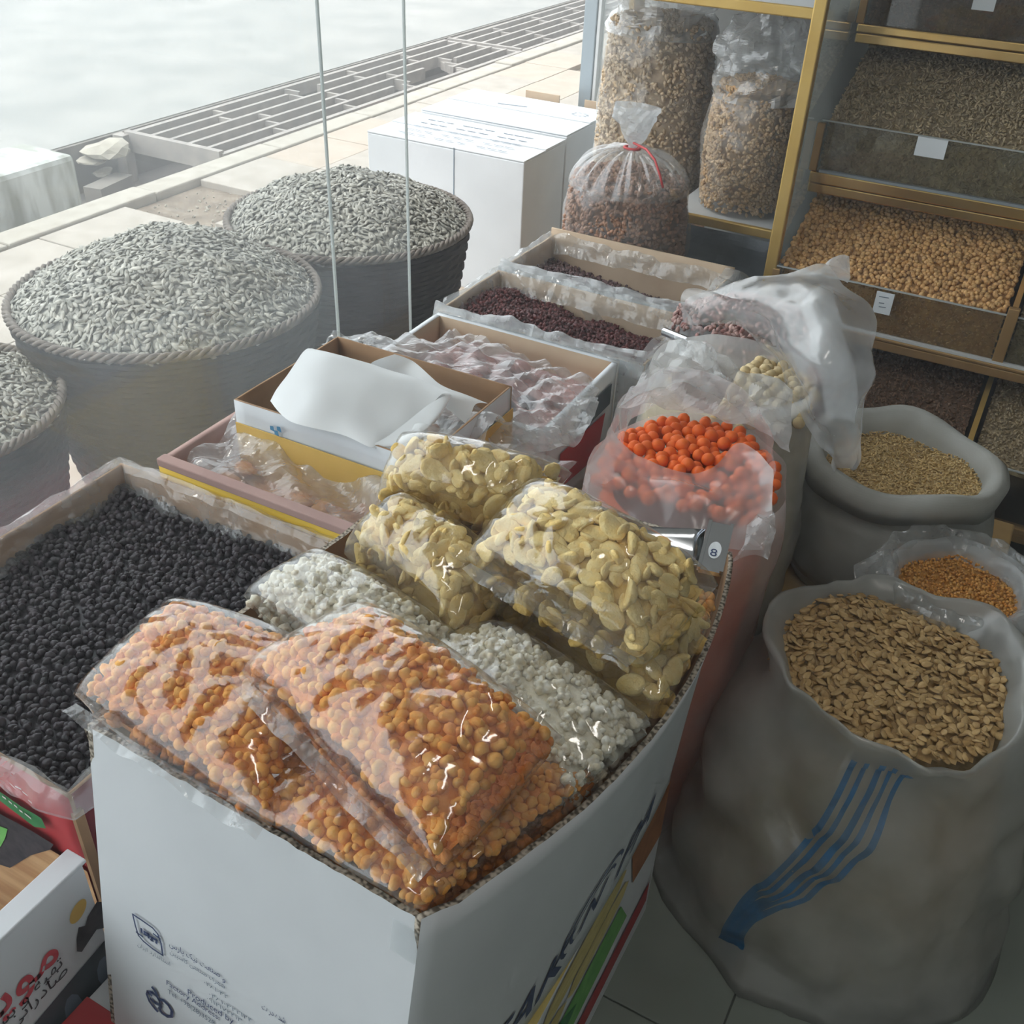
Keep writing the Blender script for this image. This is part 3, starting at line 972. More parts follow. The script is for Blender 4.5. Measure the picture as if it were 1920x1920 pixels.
# =================================================================== WHITE CARTONS OUTSIDE
def closed_carton(name, label, x0, x1, y0, y1, z1, gap):
    th = thing(name, label, 'carton', ((x0 + x1) / 2, (y0 + y1) / 2, 0), 'white cartons on the pavement')
    MB().box(x0, x1, y0, y1, 0.001, z1 - 0.006, bev=0.004).build('body', M['white_card'], th)
    ym = (y0 + y1) / 2
    MB().box(x0, x1, y0, ym - 0.002, z1 - 0.005, z1, bev=0.0015).build('top_flap', M['white_card'], th)
    MB().box(x0, x1, ym + 0.002, y1, z1 - 0.005, z1 + 0.003, bev=0.0015).build('top_flap', M['white_card'], th)
    return th
c1 = closed_carton('white_carton', 'white carton on the pavement, nearer of two, lines of faint print on top', -2.22, -1.585, 3.085, 3.40, 0.5, 0)
c2 = closed_carton('white_carton', 'white carton on the pavement, farther of two, round mark on its lid', -2.20, -1.585, 3.41, 3.80, 0.515, 0)
MB().box(-1.86, -1.857, 3.0835, 3.0855, 0.25, 0.5).build('seam', M['grey_ink'], c1)
for r_ in range(5):
    for cc, (xa, ln) in enumerate(((-2.12, 0.12), (-1.97, 0.14), (-1.80, 0.13))):
        y_ = 3.13 + r_ * 0.05
        for q in range(3):
            xs = xa + q * ln / 3
            print_patch('print_line', [(xs, y_, 0.5035), (xs + ln / 3 * RNG.uniform(0.5, 0.95), y_, 0.5035), (xs + ln / 3 * 0.9, y_ + 0.006, 0.5035), (xs, y_ + 0.006, 0.5035)], M['grey_ink'], c1)
for q in range(10):
    a = 2 * PI * q / 10
    p = np.array([-1.67 + 0.03 * math.cos(a), 3.68 + 0.022 * math.sin(a), 0.519])
    print_patch('round_mark', [p, p + (0.012, 0, 0), p + (0.012, 0.004, 0), p + (0, 0.004, 0)], M['grey_ink'], c2)
print_patch('print_line', [(-2.0, 3.64, 0.519), (-1.88, 3.66, 0.519), (-1.88, 3.667, 0.519), (-2.0, 3.647, 0.519)], M['grey_ink'], c2)
for xa, xb, lb in ((-1.98, -1.83, 'brown cardboard flap standing behind the farther white carton'), (-1.72, -1.60, 'small brown cardboard piece beside the window post')):
    o = MB().box(xa, xb, 3.84, 3.846, 0.0, 0.535).build('cardboard_sheet', M['kraft_pale'])
    tag(o, lb, 'cardboard')

# =================================================================== LINED FRUIT BOXES
def liner(name, x0, x1, y0, y1, z, parent, mat, inn=0.05, drop_in=0.05, drop_out=0.06, amp=0.008, seed=1, nper=150, sides=None):
    """plastic sheet folded over a carton's rim all round."""
    pts = []
    L = [(x0, y0, x1, y0), (x1, y0, x1, y1), (x1, y1, x0, y1), (x0, y1, x0, y0)]
    tot = 2 * (x1 - x0 + y1 - y0)
    for (xa, ya, xb, yb) in L:
        k_ = max(3, int(nper * (abs(xb - xa) + abs(yb - ya)) / tot))
        for j in range(k_):
            t = j / k_
            pts.append((xa + (xb - xa) * t, ya + (yb - ya) * t, (yb - ya), -(xb - xa)))
    P0 = np.array([(p[0], p[1]) for p in pts])
    nn = np.array([(p[2], p[3]) for p in pts])
    nn = nn / np.linalg.norm(nn, axis=1)[:, None]
    sm = (np.roll(nn, 2, 0) + np.roll(nn, 1, 0) + nn + np.roll(nn, -1, 0) + np.roll(nn, -2, 0))
    sm /= np.linalg.norm(sm, axis=1)[:, None]
    prof = [(-inn, -drop_in), (-inn * 0.55, -drop_in * 0.45), (-0.012, -0.004), (0.0, 0.009), (0.009, 0.004), (0.014, -drop_out * 0.4), (0.02, -drop_out)]
    prof2 = []
    for a, b in zip(prof[:-1], prof[1:]):
        for t in (0, 0.33, 0.66):
            prof2.append((a[0] + (b[0] - a[0]) * t, a[1] + (b[1] - a[1]) * t))
    prof2.append(prof[-1])
    rows = []
    for q, (o_, dz) in enumerate(prof2):
        rows.append(np.concatenate([P0 + sm * o_, np.full((len(P0), 1), z + dz)], 1))
    V = np.concatenate(rows)
    s3 = np.concatenate([sm, np.zeros((len(sm), 1))], 1)
    h = crumple(V, amp, 0.09, seed)
    hv = crumple(V, amp * 0.8, 0.10, seed + 9)
    V = V + np.tile(s3, (len(prof2), 1)) * h[:, None]
    V[:, 2] += np.abs(hv)
    edge = rows[-1]
    V[-len(P0):, 2] += soft(edge, drop_out * 0.35, 0.12, seed + 3)
    return obj(name, V, grid_faces(len(prof2), len(P0), True), mat, parent, smooth=False)

def sheet(name, rows, mat, parent, amp=0.012, size=0.06, seed=1, n=60, m=60, smooth=False, softamp=0.0):
    """crumpled sheet stretched over a net of guide points (rows of equal length, world coordinates)."""
    A = np.array(rows, float)
    def res(A, n, ax):
        k_ = A.shape[ax]
        t = np.linspace(0, k_ - 1, n)
        i = np.clip(t.astype(int), 0, k_ - 2)
        f = t - i
        sh = [1, 1, 1]
        sh[ax] = n
        f = f.reshape(sh)
        if k_ >= 3:  # Catmull-Rom
            g = lambda d: np.take(A, np.clip(i + d, 0, k_ - 1), axis=ax)
            p0, p1, p2, p3 = g(-1), g(0), g(1), g(2)
            return 0.5 * (2 * p1 + (p2 - p0) * f + (2 * p0 - 5 * p1 + 4 * p2 - p3) * f ** 2 + (3 * p1 - p0 - 3 * p2 + p3) * f ** 3)
        return np.take(A, i, axis=ax) * (1 - f) + np.take(A, i + 1, axis=ax) * f
    G = res(res(A, n, 0), m, 1)
    du = np.gradient(G, axis=0)
    dv = np.gradient(G, axis=1)
    nr = np.cross(du, dv)
    nr /= np.linalg.norm(nr, axis=2)[:, :, None] + 1e-9
    P = G.reshape(-1, 3)
    h = crumple(P, amp, size, seed) + (soft(P, softamp, size * 2, seed + 5) if softamp else 0)
    P = P + nr.reshape(-1, 3) * h[:, None]
    return obj(name, P, grid_faces(n, m), mat, parent, smooth=smooth)

# low stand that carries the fruit boxes
st = thing('display_stand', 'low wooden stand under the row of fruit boxes along the window', 'stand', (-0.88, 1.5, 0))
MB().box(-1.14, -0.64, 0.96, 2.62, 0.36, 0.38, bev=0.004).build('top_board', M['wood'], st)
for x_ in (-1.11, -0.67):
    for y_ in (1.0, 1.78, 2.58):
        MB().box(x_ - 0.025, x_ + 0.025, y_ - 0.025, y_ + 0.025, 0.0, 0.36).build('leg', M['wood'], st)

# black raisin carton --------------------------------------------------------------
rx0, rx1, ry0, ry1 = -1.185, -0.735, 0.425, 0.938
rc, rp = carton('fruit_carton', 'red printed carton lined with plastic and filled with black raisins', 'carton', rx0, rx1, ry0, ry1, 0.0, 0.60,
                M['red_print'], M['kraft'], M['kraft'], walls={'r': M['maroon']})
liner('plastic_liner', rx0, rx1, ry0, ry1, 0.60, rc, M['film_crisp'], inn=0.03, drop_in=0.045, drop_out=0.02, amp=0.007, seed=3, nper=220)
RA = lobed(ICO2, 3, 3, r0=0.85, spread=0.25, jit=0.03)
RA = (RA[0] * np.array([0.0068, 0.0060, 0.0056]), RA[1])
def raisin_h(X, Y):
    P = np.stack([X, Y, 0 * X], 1)
    return 0.562 + soft(P, 0.006, 0.25, 4) - 0.02 * (X - rx0)
heap('black_raisins', rect(rx0 + 0.01, rx1 - 0.01, ry0 + 0.01, ry1 - 0.01), raisin_h, (rx0 + .01, rx1 - .01, ry0 + .01, ry1 - .01), 0.0105, RA, M['raisin'],
     'black raisins filling the red carton at left', 'raisins', layers=1.4)
# printed picture on the near face: red top, green ribbon, dark raisins, wooden table
fy = ry0 - 0.0035
def fp(px, py):
    return UY(px, py, fy)
print_patch('wood_picture', [(rx0 + .003, fy, .02), (rx1 - .003, fy, .02), (rx1 - .003, fy, .475), (rx0 + .003, fy, .475)], M['wood_print'], rp['f'], 0.0002)
print_patch('raisin_picture', [fp(-60, 1480), fp(0, 1524), fp(60, 1556), fp(102, 1582), fp(95, 1592), fp(60, 1602), fp(20, 1626), fp(-60, 1600)], M['dark_print'], rp['f'], 0.0012)
print_patch('leaf_picture', [fp(-30, 1520), fp(0, 1546), fp(17, 1552), fp(12, 1570), fp(4, 1585), fp(-20, 1590)], M['leaf_print'], rp['f'], 0.0022)
print_patch('green_ribbon', [fp(-60, 1448), fp(0, 1482), fp(40, 1510), fp(70, 1527), fp(79, 1533), fp(88, 1552), fp(66, 1549), fp(0, 1499), fp(-60, 1465)], M['green_print'], rp['f'], 0.0012)
for (a, b) in (((8, 1492), (15, 1497)), ((20, 1501), (26, 1506)), ((30, 1508), (36, 1513)), ((40, 1518), (46, 1522)), ((50, 1524), (62, 1534))):
    p, q = fp(*a), fp(*b)
    print_patch('ribbon_stroke', [p, q, q + (0, 0, .0035), p + (0, 0, .003)], M['white_ink'], rp['f'], 0.0024)
for (a, b) in (((20, 1468), (30, 1478)), ((30, 1474), (42, 1480)), ((44, 1484), (54, 1492)), ((55, 1500), (62, 1506))):
    p, q = fp(*a), fp(*b)
    print_patch('script_stroke', [p, q, q + (0, 0, .0025), p + (0, 0, .0025)], M['white_ink'], rp['f'], 0.0012)
MB().beam((rx1 + 0.001, ry0 + 0.004, 0.1), (rx1 + 0.001, ry0 + 0.004, 0.575), 0.012, 0.006, up=(1, 0, 0)).build('worn_edge', M['kraft'], rc)

# white carton with red lettering at the bottom-left ---------------------------------
mx, my0, my1, mz = -0.722, -0.10, 0.415, 0.513
mc, mp = carton('fruit_carton', 'white open carton with red Persian lettering in the near left corner', 'carton', -1.12, mx, my0, my1, 0.0, mz, M['white_card'], M['white_card'], M['white_card'],
                t=0.006, warp=0, zt={'b': 0.12, 'l': 0.3})
MB().box(mx - 0.028, mx + 0.0005, my0, my1, mz - 0.002, mz + 0.004, bev=0.0015).build('folded_lip', M['white_card'], mc)
def mf(px, py, e=0.0):
    return UX(px, py, mx + e)
exm, ezm = (0, 1, 0), (0, 0, 1)
o_ = mf(105, 1783)
lettering('red_lettering', persian('مویز قرمز'), (mx, o_[1] + 0.004, o_[2] - 0.012), exm, ezm, 0.062, M['red_ink'], mp['r'], align_x='RIGHT', bold=0.0012, off=0.0012)
o_ = mf(112, 1808)
lettering('small_lettering', persian('تهیه و بسته بندی'), (mx, o_[1] + .004, o_[2] - 0.004), exm, ezm, 0.024, M['black_ink'], mp['r'], align_x='RIGHT', off=0.0012)
o_ = mf(118, 1822)
lettering('small_lettering', persian('صادراتی باغستان'), (mx, o_[1] + .006, o_[2] - 0.006), exm, ezm, 0.024, M['black_ink'], mp['r'], align_x='RIGHT', off=0.0012)
print_patch('gold_seal', [mf(145 + 15 * math.cos(a) + 9 * math.sin(a) * .6, 1708 - 22 * math.sin(a) - 9 * math.cos(a)) for a in np.linspace(0, 2 * PI, 16, endpoint=False)], M['yellow_print'], mp['r'])
print_patch('grape_picture', [mf(*p) for p in ((180, 1690), (163, 1718), (158, 1735), (146, 1738), (142, 1760), (143, 1783), (152, 1784), (165, 1764), (180, 1742), (200, 1738), (205, 1690))], M['dark_print'], mp['r'])
print_patch('charcoal_band', [(mx, my1 - .002, 0.375), (mx, my0, 0.30), (mx, my0, 0.02), (mx, my1 - .002, 0.02)], M['charcoal_print'], mp['r'])
for q in range(4):
    yb = 0.395 - q * 0.05
    print_patch('pale_raisin_picture', [(mx, yb + 0.012 * math.cos(a), 0.325 - q * .006 + 0.028 * math.sin(a)) for a in np.linspace(0, 2 * PI, 10, endpoint=False)], M['grey_ink'], mp['r'], 0.002)

# apricot tray --------------------------------------------------------------------
ax0, ax1, ay0, ay1 = -1.105, -0.70, 0.945, 1.33
az = 0.03
ac, ap = carton('fruit_tray', 'shallow mauve tray of film-covered dried apricots with yellow printed front', 'tray', ax0, ax1, ay0, ay1, 0.38, 0.60 + az, M['ochre_print'], M['mauve_board'], M['mauve_board'], t=0.012)
MB().box(ax0 - .002, ax1 + .002, ay0 - 0.003, ay0 + 0.016, 0.588 + az, 0.602 + az, bev=0.002).build('folded_lip', M['mauve_board'], ac)
pf = lambda px, py: UY(px, py, ay0 - 0.004)
print_patch('fruit_picture', [pf(548 + 40 * math.cos(a) * 1.1, 1008 + 14 * math.sin(a) + 18 * math.cos(a)) for a in np.linspace(0, 2 * PI, 18, endpoint=False)], M['orange_print'], ac, 0.001)
AP = lobed(ICO2, 3, 8, r0=0.7, spread=0.35)
for q in range(22):
    px_, py_ = random.uniform(380, 700), random.uniform(800, 960)
    p = np.array([random.uniform(ax0 + 0.05, ax1 - 0.05), random.uniform(ay0 + 0.05, ay1 - 0.06), 0.565 + random.uniform(-0.005, 0.02)])
    if q == 0:
        apm = mesh_from('dried_apricot', AP[0] * np.array([0.028, 0.022, 0.011]), AP[1], M['apricot'], smooth=True)
    o = bpy.data.objects.new('dried_apricot', apm)
    COL.objects.link(o)
    o.location = p
    o.rotation_euler = (random.uniform(-.4, .4), random.uniform(-.4, .4), random.uniform(0, 6))
    tag(o, 'dried apricot under crumpled film in the mauve tray', 'dried fruit', 'dried apricots in the mauve tray')
MB().box(ax0 + .012, ax1 - .012, ay0 + .012, ay1 - .012, 0.50, 0.555).build('paper_base', M['apricot'], ac)
zs = 0.575
rows = []
for j, vv in enumerate(np.linspace(0, 1, 5)):
    row = []
    for i, uu in enumerate(np.linspace(0, 1, 6)):
        x_ = ax0 + 0.02 + uu * (ax1 - ax0 - 0.02 + 0.03)
        y_ = ay0 + 0.02 + vv * (ay1 - ay0 - 0.05)
        z_ = 0.604 + 0.034 * vv + 0.02 * math.sin(uu * 7 + vv * 5) * math.sin(vv * 6) + (0.02 if uu > .8 else 0) + random.uniform(-.012, .02)
        row.append((x_, y_, z_))
    rows.append(row)
sh = sheet('film_cover', rows, M['film_cover'], None, amp=0.024, size=0.075, seed=11, n=70, m=80)
tag(sh, 'crumpled clear film over the dried apricots in the mauve tray', 'film')

# tray with white paper --------------------------------------------------------------
wx0, wx1, wy0, wy1, wz = -1.056, -0.70, 1.075, 1.352, 0.69
wz0 = 0.602
wc, wp = carton('paper_tray', 'white rimmed yellow tray covered with white paper on the fruit boxes', 'tray', wx0, wx1, wy0, wy1, wz0 - 0.08, wz, M['white_card'], M['kraft'], M['kraft'], t=0.004, warp=0.0015)
for (xa, xb, ya, yb) in ((wx0, wx1 + .0, wy0 - 0.0045, wy0 - 0.003), (wx1 + 0.003, wx1 + 0.0045, wy0, wy1)):
    MB().box(xa, xb, ya, yb, wz0 - 0.08, wz0 + 0.048).build('yellow_band', M['yellow_print'], wc)
q_ = UY(507, 805, wy0 - .006)
for (dx, dz) in ((0, 0), (0.008, -0.006), (0.014, 0.003)):
    print_patch('blue_mark', [q_ + (dx, 0, dz), q_ + (dx + 0.009, 0, dz - .002), q_ + (dx + 0.007, 0, dz + 0.008), q_ + (dx, 0, dz + 0.007)], M['blue_print'], wc, 0.0004)
pr_rows = [
    [U(507, 752, .693), U(545, 790, .70), U(640, 815, .695), U(690, 838, .69), U(708, 838, .686)],
    [U(520, 730, .71), U(580, 752, .725), U(650, 775, .715), U(710, 800, .70), U(735, 815, .69)],
    [U(545, 695, .735), U(600, 705, .745), U(670, 730, .735), U(750, 765, .715), U(780, 790, .70)],
    [U(570, 660, .745), U(615, 668, .755), U(690, 692, .745), U(770, 720, .73), U(825, 742, .72)],
    [U(585, 652, .73), U(630, 666, .735), U(700, 684, .73), U(790, 712, .722), U(846, 738, .715)]]
sh = sheet('paper_sheet', pr_rows, M['paper'], None, amp=0.004, size=0.14, seed=21, n=40, m=40, smooth=True)
tag(sh, 'white paper sheet curling up over the yellow tray', 'paper')
pr_rows = [[U(690, 838, .688), U(735, 812, .70), U(800, 760, .715), U(838, 740, .72)],
           [U(706, 842, .684), U(760, 830, .693), U(812, 790, .705), U(846, 742, .715)],
           [U(715, 840, .68), U(770, 825, .685), U(815, 795, .695), U(832, 765, .705)]]
sh = sheet('paper_sheet', pr_rows, M['paper'], None, amp=0.003, size=0.1, seed=22, n=24, m=24, smooth=True)
tag(sh, 'folded corner piece of white paper hanging over the tray front', 'paper')
pr_rows = [[U(690, 692, .70), U(740, 712, .69), U(800, 740, .685), U(880, 800, .66)],
           [U(700, 678, .73), U(750, 690, .71), U(820, 735, .705), U(890, 760, .69)],
           [U(740, 664, .735), U(775, 678, .72), U(830, 722, .71), U(915, 757, .69)]]
sh = sheet('paper_sheet', pr_rows, M['paper'], None, amp=0.003, size=0.1, seed=23, n=24, m=24, smooth=True)
tag(sh, 'grey shaded paper corner standing along the back of the tray', 'paper')
FG = lobed(ICO2, 3, 18, r0=0.7, spread=0.3, jit=0.03)
fgm = mesh_from('dried_fig', FG[0] * np.array([0.017, 0.015, 0.010]), FG[1], M['fig'], smooth=True)
for q in range(12):
    o = bpy.data.objects.new('dried_fig', fgm)
    COL.objects.link(o)
    o.location = (random.uniform(wx1 - 0.13, wx1 - 0.025), random.uniform(wy0 + 0.10, wy1 - 0.03), 0.62 + random.uniform(0, 0.02))
    o.rotation_euler = (random.uniform(-.6, .6), random.uniform(-.6, .6), random.uniform(0, 6))
    tag(o, 'pale floury dried fig in the paper covered tray', 'dried fruit', 'dried figs in the paper tray')
MB().box(wx0 + .006, wx1 - .006, wy0 + .006, wy1 - .006, 0.58, 0.612).build('inner_sheet', M['paper'], wc)

# tray with crumpled film and plums ----------------------------------------------------
px0, px1, py0, py1 = -1.06, -0.645, 1.375, 1.70
pc, pp = carton('fruit_tray', 'white and red tray of plums under crumpled film behind the paper tray', 'tray', px0, px1, py0, py1, 0.38, 0.605, M['white_card'], M['kraft_pale'], M['white_card'], t=0.012)
print_patch('red_panel', [(px1 + .0005, 1.44, 0.45), (px1 + .0005, 1.62, 0.43), (px1 + .0005, 1.64, 0.52), (px1 + .0005, 1.44, 0.53)], M['red_print'], pc, 0.003)
print_patch('dark_panel', [(px1 + .0005, 1.52, 0.53), (px1 + .0005, 1.66, 0.53), (px1 + .0005, 1.66, 0.575), (px1 + .0005, 1.52, 0.575)], M['charcoal_print'], pc, 0.003)
for (xa, z1_) in ((-0.69, 0.47), (-0.67, 0.45)):
    print_patch('red_bar', [(xa, py0 - .003, 0.42), (xa + 0.008, py0 - .003, 0.42), (xa + 0.008, py0 - .003, z1_ + .05), (xa, py0 - .003, z1_ + .05)], M['red_print'], pc)
PL = lobed(ICO2, 3, 28, r0=0.7, spread=0.3, jit=0.02)
for nm, mt, xr, yr, n_, lb in (('dried_plum', M['plum'], (-0.86, -0.69), (1.40, 1.52), 10, 'dark dried plum under film at the near corner of the tray'),
                              ('dried_fruit', M['prune'], (-0.98, -0.67), (1.53, 1.67), 16, 'pinkish dried fruit under film at the back of the tray')):
    me_ = mesh_from(nm, PL[0] * np.array([0.026, 0.022, 0.014]), PL[1], mt, smooth=True)
    for q in range(n_):
        o = bpy.data.objects.new(nm, me_)
        COL.objects.link(o)
        o.location = (random.uniform(*xr), random.uniform(*yr), 0.555 + random.uniform(0, 0.02))
        o.rotation_euler = (random.uniform(-.5, .5), random.uniform(-.5, .5), random.uniform(0, 6))
        tag(o, lb, 'dried fruit', 'dried fruit under the crumpled film')
MB().box(px0 + .012, px1 - .012, py0 + .012, py1 - .012, 0.50, 0.545).build('paper_base', M['prune'], pc)
film_rows = [
    [U(600, 640, .62), U(660, 650, .64), U(730, 690, .64), U(800, 720, .64), U(880, 770, .645), U(920, 830, .63), U(940, 870, .60)],
    [U(640, 628, .63), U(700, 640, .65), U(780, 675, .645), U(850, 705, .64), U(920, 750, .63), U(970, 800, .63), U(1000, 850, .60)],
    [U(690, 630, .63), U(760, 640, .64), U(840, 660, .63), U(920, 690, .625), U(990, 735, .63), U(1040, 780, .635), U(1080, 830, .61)],
    [U(800, 640, .60), U(850, 640, .61), U(900, 650, .615), U(970, 680, .61), U(1030, 710, .62), U(1080, 745, .63), U(1115, 780, .63)],
    [U(850, 620, .585), U(900, 632, .595), U(960, 655, .60), U(1020, 680, .60), U(1070, 700, .60), U(1110, 715, .60), U(1120, 735, .60)]]
sh = sheet('film_cover', film_rows, M['film_cover'], None, amp=0.015, size=0.06, seed=31, n=80, m=90)
tag(sh, 'large crumpled clear film spilling over the white and red tray', 'film')

# barberry boxes --------------------------------------------------------------------
BB = lobed(ICO1, 3, 9, jit=0.06)
BB = (BB[0] * 0.0062, BB[1])
def berry_box(y0, y1, label, hl, back_h, seed, mat, low=0.0):
    x0, x1 = -1.075, -0.60
    c, p = carton('berry_box', label, 'box', x0, x1, y0, y1, 0.38, 0.60, M['white_card'], M['kraft_pale'], M['kraft_pale'], t=0.006, zt={'b': 0.60 + back_h})
    liner('plastic_liner', x0, x1, y0, y1, 0.60, c, M['film_crisp'], inn=0.03, drop_in=0.035, drop_out=0.09, amp=0.010, seed=seed, nper=200)
    def hf(X, Y):
        P = np.stack([X, Y, 0 * X], 1)
        return 0.585 - low - 0.05 * np.clip((X - x0) / (x1 - x0), 0, 1) * np.clip((Y - y0) / (y1 - y0), 0, 1) - 0.04 * np.clip((Y - y0) / (y1 - y0) - .55, 0, 1) + soft(P, 0.006, 0.15, seed)
    heap('dried_berries', rect(x0 + .008, x1 - .008, y0 + .008, y1 - .008), hf, (x0 + .008, x1 - .008, y0 + .008, y1 - .008), 0.0095, BB, mat, hl, 'berries', layers=1.4)
    dr = [[(x1 - .02, y0 + .02 + (y1 - y0 - .03) * t, 0.612 + 0.006 * math.sin(t * 9)) for t in (0, .25, .5, .75, 1)],
          [(x1 + .03, y0 + .01 + (y1 - y0) * t, 0.60 + 0.008 * math.sin(t * 7 + seed)) for t in (0, .25, .5, .75, 1)],
          [(x1 + .04, y0 + .01 + (y1 - y0) * t, 0.53) for t in (0, .25, .5, .75, 1)],
          [(x1 + .03, y0 + .02 + (y1 - y0 - .03) * t, 0.43 + 0.02 * math.sin(t * 6 + seed)) for t in (0, .25, .5, .75, 1)]]
    sheet('film_drape', dr, M['film_soft'], c, amp=0.012, size=0.08, seed=seed + 6, n=40, m=40)
    dr = [[(x0 + (x1 - x0) * t, y0 + .012, 0.60 - 0.01 * math.sin(t * 5)) for t in (0, .2, .4, .6, .8, 1)],
          [(x0 + (x1 - x0) * t, y0 - .002, 0.622 + 0.006 * math.sin(t * 11 + seed)) for t in (0, .2, .4, .6, .8, 1)],
          [(x0 + (x1 - x0) * t, y0 - .014, 0.585 + 0.012 * math.sin(t * 8 + seed)) for t in (0, .2, .4, .6, .8, 1)]]
    sheet('film_fold', dr, M['film_cover'], c, amp=0.010, size=0.09, seed=seed + 7, n=24, m=80)
    return c
b1 = berry_box(1.715, 1.985, 'plastic lined carton of dark red dried berries, nearer of two', 'dark red dried berries in the nearer lined carton', 0.0, 41, M['barberry'])
b2 = berry_box(2.0, 2.26, 'plastic lined carton of dusky berries beneath the tied nut bag', 'dusky dried berries in the farther lined carton', 0.02, 47, M['berry_grey'], 0.03)

# =================================================================== FRONT BOX OF SNACKS
A, B_, C_, D_ = np.array((-.665, .425, .75)), np.array((-.274, .409, .75)), np.array((-.215, 1.02, .75)), np.array((-.625, 1.03, .755))
a0, b0, c0, d0 = np.array((-.665, .352, .332)), np.array((-.285, .345, .332)), np.array((-.235, 1.0, .332)), np.array((-.645, 1.0, .332))
fb = thing('snack_carton', 'big white open carton packed with bags of popcorn and chips', 'carton', (-.46, .7, .332))
mts = [M['white_card'], M['kraft'], M['flute']]
front_panel = panel(a0, b0, B_, A, 0.006, 'side_panel', mts, fb, n=40, m=12, rag=0.0012, seed=5, warp=0.0)
right_panel = panel(b0, c0, C_, B_, 0.006, 'side_panel', mts, fb, n=40, m=14, bulge=0.062, bulge_bottom=0.02, rag=0.0012, seed=6)
panel(c0, d0, D_, C_, 0.006, 'side_panel', mts, fb, n=30, m=10, rag=0.0012, seed=7)
panel(d0, a0, A, D_, 0.006, 'side_panel', mts, fb, n=30, m=10, rag=0.0012, seed=8)
MB().box(-.64, -.29, .37, 1.0, .333, .34).build('bottom_panel', M['kraft'], fb)
# torn strip at the left corner, clear tape at the near corner
obj('torn_flap', [A + (-.004, -.002, -.004), A + (-.012, .02, -.05), A + (-.014, .024, -.10), A + (-.004, .004, -.13), A + (-.002, .03, -.05)],
    [(0, 1, 4), (1, 2, 4), (2, 3, 4), (3, 0, 4)], M['flute'], fb)
tp = [B_ + (-.026, -.0035, -.012), B_ + (-.002, -.004, -.014), B_ + (.002, .012, -.013), B_ + (.001, .010, -.05), B_ + (-.002, -.010, -.052), B_ + (-.026, -.0095, -.048)]
obj('tape', tp, [(0, 5, 4, 1), (1, 4, 3, 2)], M['film_soft'], fb)
# printing on the near face
ex = (b0 - a0) / np.linalg.norm(b0 - a0)
ez = ((A - a0) + (B_ - b0))
ez /= np.linalg.norm(ez)
nf = np.cross(ex, ez)
nf /= np.linalg.norm(nf)
def onf(px, py):
    v = ray(px, py)
    o = np.array([0, 0, CAM_H])
    t = ((a0 - o) @ nf) / (v @ nf)
    return o + v * t
def strokes(name, pts, wd, mat, closed=False):
    P = [onf(*p) for p in pts]
    mb = MB()
    seq = list(zip(P[:-1], P[1:])) + ([(P[-1], P[0])] if closed else [])
    for p, q in seq:
        d = (q - p) / (np.linalg.norm(q - p) + 1e-9)
        s = np.cross(nf, d) * wd / 2
        e = d * wd * 0.3
        o = nf * 0.0012
        mb.add([p - s - e + o, q - s + e + o, q + s + e + o, p + s - e + o], [(0, 1, 2, 3)])
    return mb.build(name, mat, front_panel)
def zpt(x, y):   # zoomed crop (230..530, 1690..1920 at 6.4x) to photo pixel
    return (230 + x / 6.4, 1690 + y / 6.4)
strokes('standard_mark', [zpt(*p) for p in ((130, 145), (250, 225), (370, 310), (430, 380), (470, 490), (492, 640), (370, 560), (260, 470), (200, 400), (165, 290))], 0.0022, M['navy_ink'], True)
strokes('mark_bar', [zpt(175, 360), zpt(250, 415)], 0.0022, M['navy_ink'])
strokes('mark_bar', [zpt(380, 380), zpt(460, 440)], 0.0022, M['navy_ink'])
for pts in (((235, 320), (240, 365)), ((265, 355), (320, 385)), ((265, 380), (320, 410)), ((320, 380), (322, 430)), ((340, 415), (372, 430), (350, 455), (375, 465)), ((385, 440), (420, 455), (415, 495))):
    strokes('mark_stroke', [zpt(*p) for p in pts], 0.003, M['navy_ink'])
# second emblem: ring with a bar and an inner letter
ring = [(355, 1120), (310, 1080), (300, 1110), (330, 1190), (380, 1260), (425, 1310)]
strokes('emblem_ring', [zpt(*p) for p in ring], 0.0035, M['navy_ink'])
strokes('emblem_ring', [zpt(*p) for p in ((310, 1075), (370, 1085), (420, 1130), (460, 1200), (465, 1240), (400, 1210), (345, 1160))], 0.004, M['navy_ink'])
strokes('emblem_ring', [zpt(*p) for p in ((440, 1165), (500, 1180), (560, 1240), (600, 1310), (595, 1370), (540, 1370), (480, 1330), (450, 1280), (465, 1255), (460, 1200))], 0.004, M['navy_ink'])
strokes('emblem_leaf', [zpt(*p) for p in ((365, 1025), (395, 1060), (425, 1115))], 0.004, M['navy_ink'])
def line_px(name, txt, p, q, size, mat, rtl=False, fit=True):
    """words printed from pixel p towards pixel q along the panel."""
    a, b = onf(*p), onf(*q)
    d = (b - a) / np.linalg.norm(b - a)
    u = np.cross(nf, d)
    return lettering(name, txt, a, d, u, size, mat, front_panel, off=0.0012)
def fit_px(name, txt, p, q, size, mat):
    a, b = onf(*p), onf(*q)
    L = np.linalg.norm(b - a)
    d = (b - a) / L
    o = lettering(name, txt, a, d, np.cross(nf, d), size, mat, front_panel, off=0.0012)
    co = np.zeros(len(o.data.vertices) * 3)
    o.data.vertices.foreach_get('co', co)
    co = co.reshape(-1, 3)
    s = (co - a) @ d
    k_ = L / max(s.max(), 1e-6)
    co += d[None] * (s * (k_ - 1))[:, None]
    o.data.vertices.foreach_set('co', co.ravel())
    o.data.update()
    return o
fit_px('carton_lettering', persian('صنعت نیک پارس'), zpt(565, 520), zpt(1180, 905), 0.0116, M['navy_ink'])
